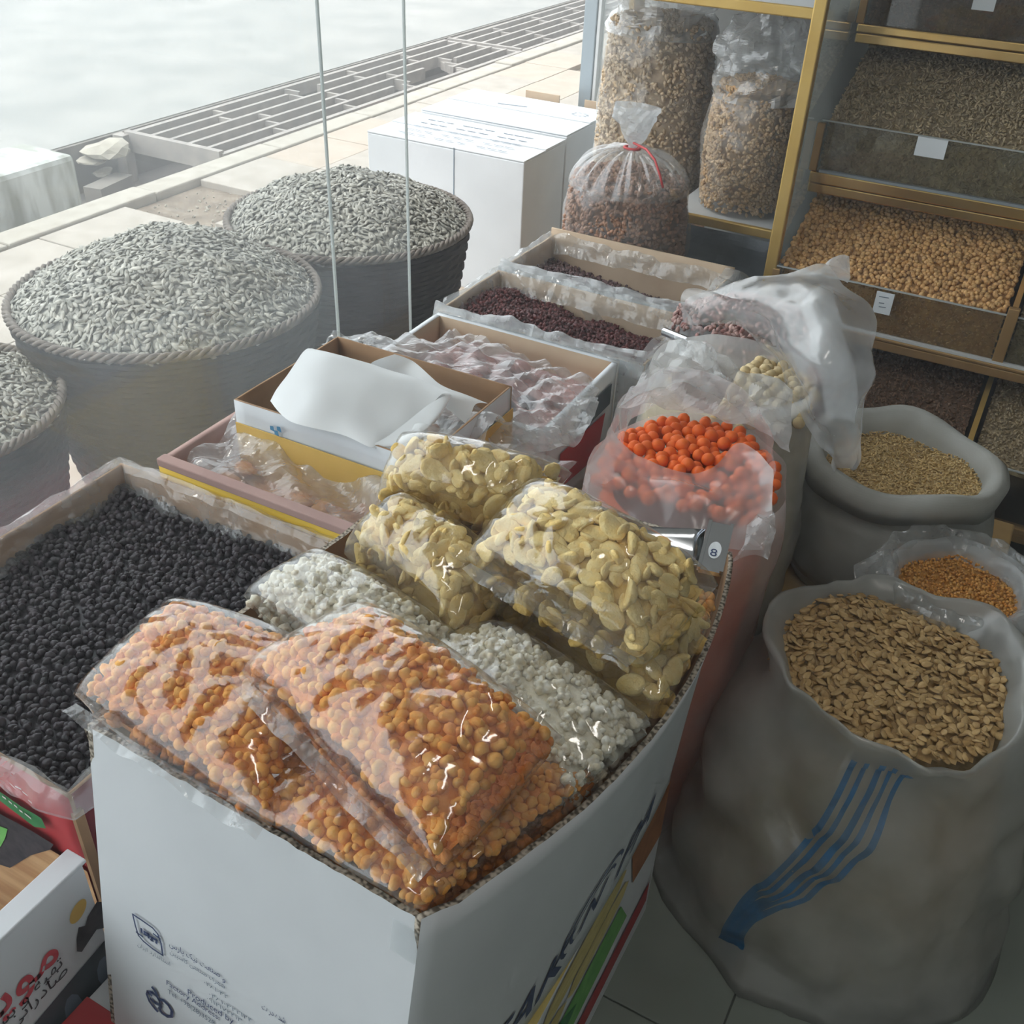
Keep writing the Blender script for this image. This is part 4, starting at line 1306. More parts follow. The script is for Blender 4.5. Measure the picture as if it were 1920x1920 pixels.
fit_px('carton_lettering', persian('و'), zpt(1200, 935), zpt(1240, 965), 0.0109, M['navy_ink'])
fit_px('carton_lettering', persian('شهرک صنعتی کاسپین'), zpt(575, 610), zpt(1235, 1040), 0.0088, M['grey_ink'])
fit_px('carton_lettering', persian('استاندارد ایران'), zpt(185, 520), zpt(580, 765), 0.0082, M['grey_ink'])
fit_px('carton_lettering', '\u06f0\u06f2\u06f8\u06f1\u06f0\u06f3\u06f2', zpt(980, 975), zpt(1270, 1165), 0.0082, M['grey_ink'])
fit_px('carton_lettering', '\u06f0\u06f2\u06f8\u06f1\u06f0\u06f3\u06f2\u06f2\u06f1\u06f2\u06f4', zpt(1040, 1115), zpt(1560, 1450), 0.0082, M['grey_ink'])
fit_px('carton_lettering', '\u06f0\u06f9\u06f1\u06f2\u06f1\u06f7\u06f2\u06f4\u06f1\u06f3', zpt(1015, 1165), zpt(1440, 1450), 0.0082, M['grey_ink'])
fit_px('carton_lettering', 'Produced by', zpt(785, 1100), zpt(1340, 1465), 0.0122, M['navy_ink'])
fit_px('carton_lettering', 'Factory Address:', zpt(530, 985), zpt(1170, 1420), 0.0109, M['navy_ink'])
fit_px('carton_lettering', 'Tel: +98(28)3528', zpt(550, 1090), zpt(1110, 1480), 0.0102, M['grey_ink'])
fit_px('carton_lettering', persian('شده در ت'), zpt(1675, 1275), zpt(1960, 1460), 0.0122, M['navy_ink'])
# big name along the right-hand face, follows the bulge
def onright(s, h):
    """s metres along the wall from the near end, h metres up."""
    Lr = np.linalg.norm(c0 - b0)
    u = np.clip(s / Lr, 0, 1)[:, None]
    v = np.clip(h / 0.418, 0, 1)[:, None]
    P = (b0 * (1 - u) + c0 * u) * (1 - v) + (B_ * (1 - u) + C_ * u) * v
    nr = np.cross(c0 - b0, B_ - b0)
    nr /= np.linalg.norm(nr)
    return P + nr * ((np.sin(u * PI) ** 0.8) * (0.02 + (0.062 - 0.02) * v ** 1.3) + 0.0015)
def side_text(txt, s0, h0, size, stretch, shear=0.25):
    def fn(x, y):
        return onright(s0 + x, h0 + y)
    lettering('carton_name', txt, (0, 0, 0), (0, 1, 0), (0, 0, 1), size, M['navy_ink'], right_panel, stretch=stretch, shear=shear, fn=fn, bold=0.001)
side_text('TAK', 0.11, 0.035, 0.095, 1.05)
side_text('PA', 0.43, 0.045, 0.095, 1.05)
mb = MB()
for (r1, r2, sc_) in ((0.060, 0.054, 1.0), (0.044, 0.039, 1.0)):
    a = np.linspace(0.1 * PI, 1.25 * PI, 26)
    s_ = np.concatenate([0.355 + r1 * 1.25 * np.cos(a), 0.355 + r2 * 1.25 * np.cos(a)])
    h_ = np.concatenate([0.095 + r1 * np.sin(a), 0.095 + r2 * np.sin(a)])
    P = onright(s_, h_)
    mb.add(P, [(i, i + 1, i + 27, i + 26) for i in range(25)])
mb.build('carton_emblem', M['navy_ink'], right_panel)
side_text('N', 0.325, 0.065, 0.07, 1.0)

# carton below with corn picture
lb = thing('printed_carton', 'carton with corn cob pictures carrying the white snack box', 'carton', (-.46, .66, 0))
MB().box(-.71, -.238, .30, 1.02, 0.0, .330, bev=0.002).build('body', M['white_card'], lb)
MB().box(-.712, -.30, .296, .36, .322, .3315, bev=0.001).build('red_lid', M['red_print'], lb)
mb = MB()
for (s0, s1, zc, r_) in ((0.33, 0.60, 0.300, 0.027), (0.60, 0.86, 0.300, 0.026), (0.36, 0.68, 0.246, 0.027), (0.68, 0.88, 0.25, 0.022)):
    n_ = 12
    up_, lo = [], []
    for q in range(n_ + 1):
        t = q / n_
        e = math.sqrt(max(0, 1 - (2 * t - 1) ** 4))
        yq = s0 + (s1 - s0) * t
        up_.append((-.2365, yq, zc + r_ * e))
        lo.append((-.2365, yq, zc - r_ * e))
    mb.add(up_ + lo, [(i, i + 1, i + n_ + 2, i + n_ + 1) for i in range(n_)])
mb.build('corn_picture', M['corn_print'], lb)
print_patch('brown_picture', [(-.2365, .87, .325), (-.2365, 1.015, .325), (-.2365, 1.015, .20), (-.2365, .9, .22)], M['brown_print'], lb, 0.0006)
print_patch('green_picture', [(-.2365, .45, .235), (-.2365, .66, .225), (-.2365, .72, .18), (-.2365, .58, .12), (-.2365, .42, .16)], M['green_print'], lb, 0.0006)
print_patch('red_strip', [(-.2365, .34, .10), (-.2365, 1.0, .10), (-.2365, 1.0, .05), (-.2365, .34, .05)], M['red_print'], lb, 0.0006)

for (ya, yb, mt) in ((.302, .86, M['corn_print']), (.86, 1.018, M['brown_print'])):
    print_patch('wrapped_print', [(-.30, ya, .3302), (-.2385, ya, .3302), (-.2385, yb, .3302), (-.30, yb, .3302)], mt, lb, 0.0006)
print_patch('white_picture', [(-.2365, .30, .22), (-.2365, .86, .215), (-.2365, .9, .14), (-.2365, .30, .10)], M['leaf_print'], lb, 0.0002)
# snack bags --------------------------------------------------------------------------
PUFFS = [lobed(ICO2, 5, 100 + s, r0=0.55, spread=0.5, pit=0.5) for s in range(4)] + [lobed(ICO2, 2, 110 + s, r0=0.8, spread=0.25, pit=0.55) for s in range(3)]
PUFF_ME = [mesh_from('puff', v * 0.0064, f, M['puff'], smooth=True) for v, f in PUFFS]
POPS = [lobed(ICO3, 9, 200 + s, r0=0.41, spread=0.66, pit=0.3, jit=0.012) for s in range(5)]
POP_ME = [mesh_from('popcorn', v * 0.0080, f, M['popcorn'], smooth=True) for v, f in POPS]
CHIPS = [chip_shape(300 + s) for s in range(5)] + [chip_shape(310, L=0.028, W=0.011, T=0.009), chip_shape(311, L=0.025, W=0.019, T=0.009)]
CHIP_ME = [mesh_from('chip', v, f, M['chip'], smooth=True) for v, f in CHIPS]

class Pillow:
    def __init__(s, pts, T, Tb=None, ex=0.55):
        s.c = [np.asarray(p, float) for p in pts]       # a b c d round the bag
        a, b, c, d = s.c
        n = np.cross(c - a, d - b)
        n /= np.linalg.norm(n)
        if n[2] < 0:
            n = -n
        s.n, s.T, s.Tb, s.ex = n, T, Tb if Tb is not None else T, ex
    def prof(s, u, v):
        return (np.clip(1 - np.abs(2 * u - 1) ** 3.2, 0, 1) * np.clip(1 - np.abs(2 * v - 1) ** 2.8, 0, 1)) ** s.ex
    def mid(s, u, v):
        a, b, c, d = s.c
        u = np.asarray(u)[:, None]
        v = np.asarray(v)[:, None]
        return (a * (1 - u) + b * u) * (1 - v) + (d * (1 - u) + c * u) * v
    def top(s, u, v, off=0.0):
        return s.mid(u, v) + s.n * (s.prof(u, v) * (s.T + off))[:, None]
    def bot(s, u, v, off=0.0):
        return s.mid(u, v) - s.n * (s.prof(u, v) * (s.Tb + off))[:, None]
    def normals(s, u, v):
        e = 0.01
        f = lambda uu, vv: s.top(np.clip(uu, 0, 1), np.clip(vv, 0, 1))
        n = np.cross(f(u + e, v) - f(u - e, v), f(u, v + e) - f(u, v - e))
        n /= np.linalg.norm(n, axis=1)[:, None] + 1e-9
        n[(n @ s.n) < 0] *= -1
        return n

def inside_box(P, gap):
    """keeps whatever lies below the carton's rim between its walls."""
    P = P.copy()
    low = P[:, 2] < 0.772
    t = np.clip((P[:, 0] + .665) / .391, 0, 1)
    yf = .425 - .016 * t - np.maximum(0.75 - P[:, 2], 0) * 0.16 + np.where(P[:, 2] < 0.757, 0.007 + gap, -0.004)
    P[:, 1] = np.where(low, np.maximum(P[:, 1], yf), P[:, 1])
    u = np.clip((P[:, 1] - .409) / .61, 0, 1)
    xr = -.274 + .059 * u + .060 * np.sin(u * PI) ** .8 - 0.008 - gap
    P[:, 0] = np.where(low, np.clip(P[:, 0], -.657 + gap, xr), P[:, 0])
    return P

def snack_bag(name, label, pts, T, piece, meshes, tmpls, mat_mass, spacing, n_single, rad, seed, Tb=None, visible=None, fins=True, tang=None, wr=0.0042, ex=0.38, film_mat=None):
    P = Pillow(pts, T, Tb, ex)
    ctr = sum(P.c) / 4
    th = thing(name, label, 'snack bag', tuple(ctr), 'snack bags in the white carton')
    r = np.random.default_rng(seed)
    # solid filling under the pieces
    n, m = 30, 24
    uu, vv = np.meshgrid(np.linspace(0.02, 0.98, n), np.linspace(0.02, 0.98, m), indexing='ij')
    u, v = uu.ravel(), vv.ravel()
    Vt, Vb = inside_box(P.top(u, v) - P.normals(u, v) * 1.05 * rad, 0.012), inside_box(P.bot(u, v, -0.5 * rad), 0.012)
    gf = grid_faces(n, m)
    # pieces over the upper skin (and under it, on the flanks)
    Lu = np.linalg.norm(P.c[1] - P.c[0]) + 0.5 * T
    Lv = np.linalg.norm(P.c[3] - P.c[0]) + 0.5 * T
    nu, nv = int(Lu / spacing), int(Lv / spacing)
    gu, gv = np.meshgrid((np.arange(nu) + .5) / nu, (np.arange(nv) + .5) / nv, indexing='ij')
    gu = np.clip(gu.ravel() + r.uniform(-.45, .45, nu * nv) / nu, 0.015, 0.985)
    gv = np.clip(gv.ravel() + r.uniform(-.45, .45, nu * nv) / nv, 0.015, 0.985)
    nr = P.normals(gu, gv)
    pos = P.top(gu, gv) - nr * rad * r.uniform(0.35, 1.1, len(gu))[:, None]
    pos = inside_box(pos, 0.007)
    cam_p = np.array([0, 0, CAM_H])
    cd = cam_p - pos
    facing = (nr * cd).sum(1) / np.linalg.norm(cd, axis=1)
    ok = facing > 0.05
    if visible is not None:
        q = np.array([proj(p) for p in pos])
        ok &= visible(q[:, 0], q[:, 1])
    ids = np.where(ok)[0]
    r.shuffle(ids)
    single = ids[:n_single]
    rest = np.setdiff1d(np.arange(len(gu)), single)
    rots = rand_rot(len(gu), r) if tang is None else np.einsum('kij,kjl->kil', align(nr), rand_rot(len(gu), r, tilt=tang))
    scs = r.uniform(0.62, 1.22, len(gu))
    base = np.array(ctr)
    for i in single:
        o = bpy.data.objects.new(piece, meshes[int(r.integers(len(meshes)))])
        COL.objects.link(o)
        o.parent = th
        o.matrix_local = Matrix.LocRotScale(Vector(pos[i] - base), Matrix(rots[i].tolist()).to_quaternion(), Vector((scs[i],) * 3))
    Vs, Fs, nb = [Vt, Vb], [], len(Vt)
    tri = lambda q: np.concatenate([q[:, [0, 1, 2]], q[:, [0, 2, 3]]])
    Fs += [tri(gf), tri(gf[:, ::-1]) + nb]
    nb *= 2
    if len(rest):
        tv, tf = tmpls[0]
        a, b = merged(tv, tf, rots[rest], pos[rest], scs[rest])
        Vs.append(a)
        Fs.append(b + nb)
        nb += len(a)
    # some pieces on the under side flanks
    gu2, gv2 = r.random(len(gu) * 3 // 2), r.random(len(gu) * 3 // 2)
    edge = (np.minimum(np.minimum(gu2, 1 - gu2), np.minimum(gv2, 1 - gv2)) < 0.22)
    gu2, gv2 = gu2[edge], gv2[edge]
    pb = inside_box(P.bot(gu2, gv2, -0.5 * rad), 0.010)
    tv, tf = tmpls[-1]
    a, b = merged(tv, tf, rand_rot(len(pb), r), pb, r.uniform(.8, 1.15, len(pb)))
    Vs.append(a)
    Fs.append(b + nb)
    stuff(obj('loose_filling', np.concatenate(Vs), np.concatenate(Fs), mat_mass, th, smooth=True))
    # film skin
    n, m = 72, 56
    uu, vv = np.meshgrid(np.linspace(0, 1, n), np.linspace(0, 1, m), indexing='ij')
    u, v = uu.ravel(), vv.ravel()
    off = rad * 0.35 + 0.001
    Vt, Vb = P.top(u, v, off), P.bot(u, v, off)
    edge = np.clip(np.minimum(np.minimum(u, 1 - u), np.minimum(v, 1 - v)) * 8, 0, 1)
    h = crumple(Vt, wr * 1.5, 0.11, seed, 5) + crumple(Vt, wr * 0.7, 0.05, seed + 1, 5)
    Vt = Vt + P.n * (np.abs(h) * (0.35 + 0.65 * edge))[:, None]
    mi = P.mid(u, v)
    ctrv = (mi - ctr)
    out = ctrv - np.outer(ctrv @ P.n, P.n)
    out /= np.linalg.norm(out, axis=1)[:, None] + 1e-9
    for VV in (Vt, Vb):
        VV += out * ((1 - edge) * 0.009)[:, None]
    Vt, Vb = inside_box(Vt, 0.002), inside_box(Vb, 0.002)
    gf = grid_faces(n, m)
    obj('film_wrap', np.concatenate([Vt, Vb]), np.concatenate([gf, gf[:, ::-1] + n * m]), film_mat or M['film_clear'], th, smooth=True)
    if fins:
        for side in ((0.0,) if fins == 'l' else (1.0,) if fins == 'r' else (0.0, 1.0)):
            t = np.linspace(0.0, 1.0, 40)
            p0 = P.mid(np.full(40, side), t)
            inn = P.mid(np.full(40, 0.5), t)
            d = p0 - inn
            d /= np.linalg.norm(d, axis=1)[:, None]
            rows = []
            for q, e in enumerate((0.0, 0.005, 0.011, 0.016)):
                rows.append(p0 + d * (e + 0.005) + P.n * (np.sin(t * 34 + seed) * 0.18 * e + np.sin(t * 13 + seed) * 0.3 * e)[:, None])
            obj('end_seam', np.concatenate(rows), grid_faces(4, 40), M['film_crisp'], th, smooth=False)
    return th

def inpoly(poly):
    poly = np.array(poly, float)
    def f(x, y):
        c = np.zeros(len(x), bool)
        j = len(poly) - 1
        for i in range(len(poly)):
            xi, yi = poly[i]
            xj, yj = poly[j]
            cond = ((yi > y) != (yj > y)) & (x < (xj - xi) * (y - yi) / (yj - yi + 1e-12) + xi)
            c ^= cond
            j = i
        return c
    return f
puff_t = [(v * 0.0064, f) for v, f in PUFFS[:1]] + [(PUFFS[0][0] * 0.0064, PUFFS[0][1])]
POPL = lobed(ICO2, 8, 204, r0=0.44, spread=0.64, jit=0.02)
pop_t = [(POPL[0] * 0.0080, POPL[1])]
chip_t = [CHIPS[0]]
def puff_bag(label, pts, T, seed, n_single, **kw):
    return snack_bag('puff_bag', label, pts, T, 'puff', PUFF_ME, puff_t, M['puff_mass'], 0.0100, n_single, 0.0064, seed, **kw)
def pop_bag(label, pts, T, seed, n_single, **kw):
    return snack_bag('popcorn_bag', label, pts, T, 'popcorn', POP_ME, pop_t, M['popcorn_mass'], 0.0125, n_single, 0.008, seed, **kw)
def chip_bag(label, pts, T, seed, n_single, **kw):
    return snack_bag('chip_bag', label, pts, T, 'chip', CHIP_ME, chip_t, M['chip_mass'], 0.0165, n_single, 0.010, seed, tang=1.0, **kw)

puff_bag('lower orange puff bag under another, in the near corner of the carton', [U(430, 1508, .752), U(805, 1250, .755), U(1130, 1465, .752), U(796, 1722, .752)], 0.030, 3, 190, Tb=.06,
         visible=inpoly([(480, 1400), (700, 1560), (830, 1640), (960, 1430), (1120, 1430), (900, 1780), (700, 1740)]), fins=False)
puff_bag('orange puff bag at the left end of the white carton', [U(150, 1312, .768), U(335, 1135, .785), U(640, 1255, .78), U(500, 1540, .765)], 0.042, 1, 300, wr=0.0045, fins='l')
pop_bag('white popcorn bag at the left, behind the orange puff bags', [U(470, 1120, .79), U(600, 1050, .79), U(850, 1200, .78), U(700, 1310, .77)], 0.042, 4, 160,
        visible=inpoly([(440, 1000), (640, 1020), (900, 1230), (640, 1200), (560, 1200), (440, 1140)]), fins=False)
pop_bag('white popcorn bag at the right, beneath the yellow chip bags', [U(800, 1225, .775), U(930, 1180, .78), U(1238, 1378, .752), U(1070, 1520, .752)], 0.036, 5, 260, fins=False)
chip_bag('yellow chip bag at the left, below the back one', [U(658, 1040, .785), U(760, 950, .81), U(960, 1085, .80), U(860, 1195, .78)], 0.060, 7, 150, fins=False)
chip_bag('lower yellow chip bag against the right wall of the carton', [U(925, 1135, .775), U(1085, 1030, .79), U(1325, 1175, .755), U(1232, 1350, .75)], 0.052, 9, 140,
         visible=inpoly([(900, 1080), (1210, 1240), (1340, 1120), (1340, 1250), (1230, 1380), (1000, 1250)]), fins=False)
chip_bag('yellow chip bag farthest back, leaning on the paper tray', [U(722, 925, .82), U(765, 822, .865), U(1060, 888, .85), U(945, 990, .81)], 0.056, 6, 170, fins='r')
puff_bag('orange puff bag lying on top in the middle of the near half', [U(468, 1262, .82), U(690, 1145, .845), U(1035, 1380, .835), U(818, 1618, .815)], 0.046, 2, 300, wr=0.0045, fins='l')
chip_bag('large yellow chip bag on top at the right of the pile', [U(888, 1050, .845), U(1005, 915, .87), U(1330, 1095, .85), U(1200, 1228, .83)], 0.054, 8, 220, fins='l')
puff_bag('small reddish orange bag tucked in the far right corner', [U(1250, 1165, .745), U(1290, 1110, .75), U(1345, 1125, .745), U(1318, 1200, .745)], 0.018, 12, 40, fins=False)

# =================================================================== SCOOP on the carton's back edge
sc = thing('metal_scoop', 'shiny metal scoop lying on the back edge of the white carton', 'scoop', tuple(U(1250, 1020, .765)))
q = [U(1150, 985, .772), U(1322, 992, .778), U(1318, 1062, .772), U(1200, 1048, .768)]
mb = MB()
P4 = [np.array(p) for p in q]
rows = []
for t in np.linspace(0, 1, 9):
    l_, r_ = P4[0] * (1 - t) + P4[3] * t, P4[1] * (1 - t) + P4[2] * t
    sag = -0.022 * math.sin(PI * t) ** 0.7
    rows.append([l_ * (1 - s) + r_ * s + np.array([0, 0, sag * (0.35 + 0.65 * s)]) for s in np.linspace(0, 1, 9)])
V_ = np.array(rows).reshape(-1, 3)
o = obj('scoop_blade', V_, grid_faces(9, 9), M['steel'], sc, smooth=True)
sd = o.modifiers.new('thickness', 'SOLIDIFY')
sd.thickness = 0.002
h0, h1 = U(1352, 985, .785), U(1330, 1074, .775)
hnd = MB().beam(h0, h1, 0.026, 0.006).build('scoop_handle', M['steel'], sc)
dd = (h1 - h0) / np.linalg.norm(h1 - h0)
rr_ = np.cross(dd, (0, 0, 1))
rr_ /= np.linalg.norm(rr_)
uu_ = np.cross(rr_, dd)
for s in (-1, 1):
    MB().beam(h0 + rr_ * s * 0.013 + uu_ * .003, h1 + rr_ * s * 0.013 + uu_ * .003, 0.004, 0.006).build('handle_rib', M['steel'], hnd)
cc = h0 * 0.42 + h1 * 0.58 + uu_ * 0.0036
V_ = [cc + dd * 0.015 * math.cos(a) + rr_ * 0.0075 * math.sin(a) for a in np.linspace(0, 2 * PI, 20, endpoint=False)]
obj('oval_sticker', V_, [tuple(range(20))], M['card_white'], hnd)
lettering('digit', '8', cc + dd * 0.011 + rr_ * -0.004 + uu_ * 0.001, rr_, -dd, 0.018, M['navy_ink'], hnd, off=0.0006)

# =================================================================== BAGS BEHIND THE CARTON
def shell(cx, cy, z0, z1, prof, name, mat, parent, n=64, m=30, wr=0.004, seed=1, smooth=True, rxy=(1, 1), tilt=(0, 0), cr=0.0, zwave=0.0, size=0.1):
    """open bag wall: prof(t) gives radius, t=0 bottom .. 1 top."""
    t = np.linspace(0, 1, m)
    a = np.linspace(0, 2 * PI, n, endpoint=False)
    T, A_ = np.meshgrid(t, a, indexing='ij')
    rad = np.array([prof(x) for x in t])[:, None]
    # soft square-ish section
    X = cx + rad * np.cos(A_) * rxy[0] + tilt[0] * T
    Y = cy + rad * np.sin(A_) * rxy[1] + tilt[1] * T
    Z = z0 + (z1 - z0) * T
    P = np.stack([X, Y, Z], -1).reshape(-1, 3)
    outw = np.stack([np.cos(A_), np.sin(A_), 0 * A_], -1).reshape(-1, 3)
    h = soft(P, wr, size * 1.6, seed) + (crumple(P, cr, size, seed + 2) if cr else 0)
    P = P + outw * h[:, None]
    if zwave:
        P[:, 2] += soft(P, zwave, 0.16, seed + 4) * T.ravel() ** 3
    return obj(name, P, grid_faces(m, n, True), mat, parent, smooth=smooth)

BALL = lobed(ICO2, 2, 61, r0=0.95, spread=0.08)
BALL_ME = mesh_from('coated_nut', BALL[0] * np.array([0.0108, 0.0098, 0.0098]), BALL[1], M['orange_ball'], smooth=True)
CREAM_ME = mesh_from('cream_coated_nut', BALL[0] * np.array([0.0112, 0.010, 0.010]), BALL[1], M['cream_ball'], smooth=True)

# orange bag
ocx, ocy = -0.350, 1.25
ob = thing('nut_bag', 'tall hazy plastic bag of orange coated nuts, open at the top', 'bag', (ocx, ocy, 0))
shell(ocx, ocy, 0.004, 0.70, lambda t: 0.105 + 0.04 * t + 0.01 * math.sin(PI * t), 'bag_wall', M['film_pink'], ob, wr=0.006, seed=5, rxy=(1.0, 1.12), cr=0.004)
shell(ocx, ocy, 0.006, 0.66, lambda t: (0.088 + 0.038 * t + 0.01 * math.sin(PI * t)) * (1 if t < 0.97 else 0.8), 'nut_mass', M['orange_ball'], ob, wr=0.004, seed=6, rxy=(1.0, 1.12), n=40, m=20)
def ball_h(X, Y):
    r2 = ((X - ocx) / 0.14) ** 2 + ((Y - ocy) / 0.16) ** 2
    return 0.678 + 0.022 * (1 - np.clip(r2, 0, 1)) + 0.12 * (Y - ocy)
n_ = 0
sp = 0.0188
ly = 0
pts = []
for gy in np.arange(ocy - 0.17, ocy + 0.175, sp * 0.87):
    ly += 1
    for gx in np.arange(ocx - 0.16, ocx + 0.16, sp):
        x_, y_ = gx + (sp / 2 if ly % 2 else 0) + random.uniform(-.004, .004), gy + random.uniform(-.004, .004)
        if ((x_ - ocx) / 0.130) ** 2 + ((y_ - ocy) / 0.150) ** 2 < 1:
            pts.append((x_, y_, float(ball_h(np.array([x_]), np.array([y_]))[0]) + random.uniform(-.004, .009)))
pts = [p for p in pts if proj(p)[1] < 915 + 0.27 * (proj(p)[0] - 1140)]
for p in pts[:300]:
    o = bpy.data.objects.new('coated_nut', BALL_ME)
    COL.objects.link(o)
    o.location = p
    o.rotation_euler = (random.uniform(0, 3), random.uniform(0, 3), random.uniform(0, 3))
    s_ = random.uniform(0.88, 1.12)
    o.scale = (s_, s_, s_)
    tag(o, 'round orange coated nut in the open hazy bag', 'candy', 'orange coated nuts in the open bag')
# collar: film folded outwards round the opening, and the flap lying over the near half of the nuts
collar = [
    [U(1085, 960, .70), U(1150, 965, .70), U(1225, 990, .70), U(1300, 1015, .70), U(1380, 1030, .70), U(1430, 1030, .70)],
    [U(1100, 880, .745), U(1190, 895, .74), U(1250, 915, .74), U(1320, 935, .74), U(1395, 950, .74), U(1445, 980, .735)],
    [U(1130, 830, .755), U(1185, 872, .735), U(1260, 895, .735), U(1330, 900, .735), U(1385, 868, .74), U(1448, 930, .745)],
    [U(1145, 800, .765), U(1178, 850, .735), U(1262, 880, .738), U(1335, 880, .738), U(1388, 825, .745), U(1450, 880, .755)]]
sheet('film_flap', collar, M['film_pink'], ob, amp=0.008, size=0.09, seed=71, n=40, m=60, softamp=0.003, smooth=True)
collar = [
    [U(1400, 1010, .73), U(1440, 960, .74), U(1452, 880, .75), U(1440, 800, .77), U(1400, 740, .79), U(1330, 700, .80), U(1250, 690, .80), U(1180, 730, .785), U(1155, 760, .77), U(1120, 850, .75), U(1085, 930, .735)],
    [U(1395, 985, .70), U(1425, 950, .70), U(1432, 880, .70), U(1415, 825, .705), U(1375, 790, .71), U(1310, 760, .715), U(1255, 755, .715), U(1195, 775, .71), U(1172, 800, .705), U(1165, 850, .70), U(1150, 900, .69)]]
sheet('film_collar', collar, M['film_soft'], ob, amp=0.010, size=0.08, seed=72, n=16, m=110, smooth=False)
frill = [[U(1400, 985, .735), U(1425, 965, .74), U(1450, 955, .745)], [U(1395, 1020, .72), U(1430, 1005, .73), U(1455, 990, .735)], [U(1370, 1055, .70), U(1415, 1040, .71), U(1440, 1050, .715)]]
sheet('film_frill', frill, M['film_crisp'], ob, amp=0.012, size=0.05, seed=73, n=24, m=24)

# cream nuts bag behind it
ecx, ecy = -0.40, 1.60
eb = thing('nut_bag', 'hazy plastic bag of cream coated nuts behind the orange ones', 'bag', (ecx, ecy, 0))
shell(ecx, ecy, 0.004, 0.70, lambda t: 0.14 + 0.03 * math.sin(PI * min(1, t * 1.05)), 'bag_wall', M['film_milky'], eb, wr=0.006, seed=15, rxy=(1.0, 0.95), cr=0.006)
shell(ecx, ecy, 0.006, 0.655, lambda t: (0.135 + 0.026 * math.sin(PI * min(1, t * 1.05))) * (1 if t < 0.95 else 0.75), 'nut_mass', M['cream_ball'], eb, wr=0.004, seed=16, rxy=(1.0, 0.95), n=40, m=20)
pts = []
sp = 0.0195
for gx in np.arange(ecx + 0.02, ecx + 0.155, sp):
    for gy in np.arange(ecy - 0.15, ecy + 0.15, sp * .9):
        x_, y_ = gx + random.uniform(-.005, .005), gy + random.uniform(-.005, .005)
        r2 = ((x_ - ecx) / 0.155) ** 2 + ((y_ - ecy) / 0.148) ** 2
        if r2 < 1:
            pts.append((x_, y_, 0.66 + 0.025 * (1 - r2) + random.uniform(-.003, .006)))
for p in pts:
    o = bpy.data.objects.new('cream_coated_nut', CREAM_ME)
    COL.objects.link(o)
    o.location = p
    o.rotation_euler = (random.uniform(0, 3), random.uniform(0, 3), random.uniform(0, 3))
    tag(o, 'cream coated nut in the hazy bag behind the orange nuts', 'candy', 'cream coated nuts in the hazy bag')
flap = [
    [U(1160, 760, .755), U(1240, 765, .75), U(1310, 775, .745), U(1370, 790, .74), U(1420, 800, .735), U(1480, 850, .72)],
    [U(1215, 690, .765), U(1270, 700, .765), U(1330, 720, .76), U(1390, 730, .75), U(1440, 745, .745), U(1485, 780, .73)],
    [U(1255, 640, .77), U(1290, 645, .775), U(1335, 660, .77), U(1385, 690, .755), U(1430, 705, .75), U(1480, 740, .735)]]
sheet('film_flap', flap, M['film_milky'], eb, amp=0.014, size=0.07, seed=75, n=44, m=60)
crest = [[U(1265, 630, .79), U(1300, 640, .80), U(1340, 665, .79), U(1350, 690, .775)], [U(1270, 660, .78), U(1310, 680, .785), U(1345, 720, .775), U(1370, 760, .76)]]
sheet('film_crest', crest, M['film_crisp'], eb, amp=0.014, size=0.05, seed=76, n=24, m=30)

# big soft bag with pink beans and its floppy neck
fcx, fcy = -0.46, 1.93
fbg = thing('bean_bag', 'large soft translucent bag of pinkish beans with its long neck flopped over', 'bag', (fcx, fcy, 0))
shell(fcx, fcy, 0.004, 0.66, lambda t: 0.14 + 0.03 * math.sin(PI * min(1, t)), 'bag_wall', M['film_soft'], fbg, wr=0.006, seed=25, rxy=(1.0, 0.9), cr=0.006)
BN = seed_shape(0.017, 0.010, 0.008, ring=7)
r_ = np.random.default_rng(5)
a_ = r_.random(900) * 2 * PI
t_ = r_.random(900)
pos = np.stack([fcx + 0.155 * np.cos(a_), fcy + 0.14 * np.sin(a_), 0.36 + 0.28 * t_], 1)
a2 = r_.random(700) * 2 * PI
q2 = np.sqrt(r_.random(700))
pos2 = np.stack([fcx + 0.15 * q2 * np.cos(a2), fcy + 0.135 * q2 * np.sin(a2), 0.635 + 0.05 * (1 - q2 ** 2)], 1)
pos = np.concatenate([pos, pos2])
V1, F1 = merged(BN[0], BN[1], rand_rot(len(pos)), pos)
core = ICO2[0] * np.array([0.145, 0.13, 0.32]) + np.array([fcx, fcy, 0.34])
stuff(obj('bean_filling', np.concatenate([V1, core]), np.concatenate([F1, ICO2[1] + len(V1)]), M['pink_bean'], fbg, smooth=True))
neck = [
    [U(1270, 600, .74), U(1283, 545, .78), U(1330, 540, .82), U(1420, 525, .86), U(1480, 505, .89), U(1545, 500, .90)],
    [U(1300, 610, .76), U(1340, 560, .82), U(1400, 560, .86), U(1470, 550, .89), U(1530, 535, .91), U(1590, 540, .90)],
    [U(1380, 630, .76), U(1400, 600, .83), U(1450, 600, .86), U(1510, 600, .89), U(1570, 590, .90), U(1640, 600, .87)],
    [U(1440, 680, .75), U(1450, 660, .80), U(1480, 670, .83), U(1530, 680, .86), U(1590, 670, .86), U(1640, 690, .82)],
    [U(1490, 770, .72), U(1500, 740, .76), U(1520, 745, .79), U(1560, 745, .80), U(1600, 740, .79), U(1625, 760, .75)],
    [U(1545, 840, .68), U(1548, 820, .70), U(1560, 815, .72), U(1585, 815, .72), U(1605, 815, .71), U(1612, 825, .69)],
    [U(1562, 885, .61), U(1568, 875, .62), U(1578, 872, .63), U(1590, 870, .63), U(1598, 872, .62), U(1602, 880, .61)]]
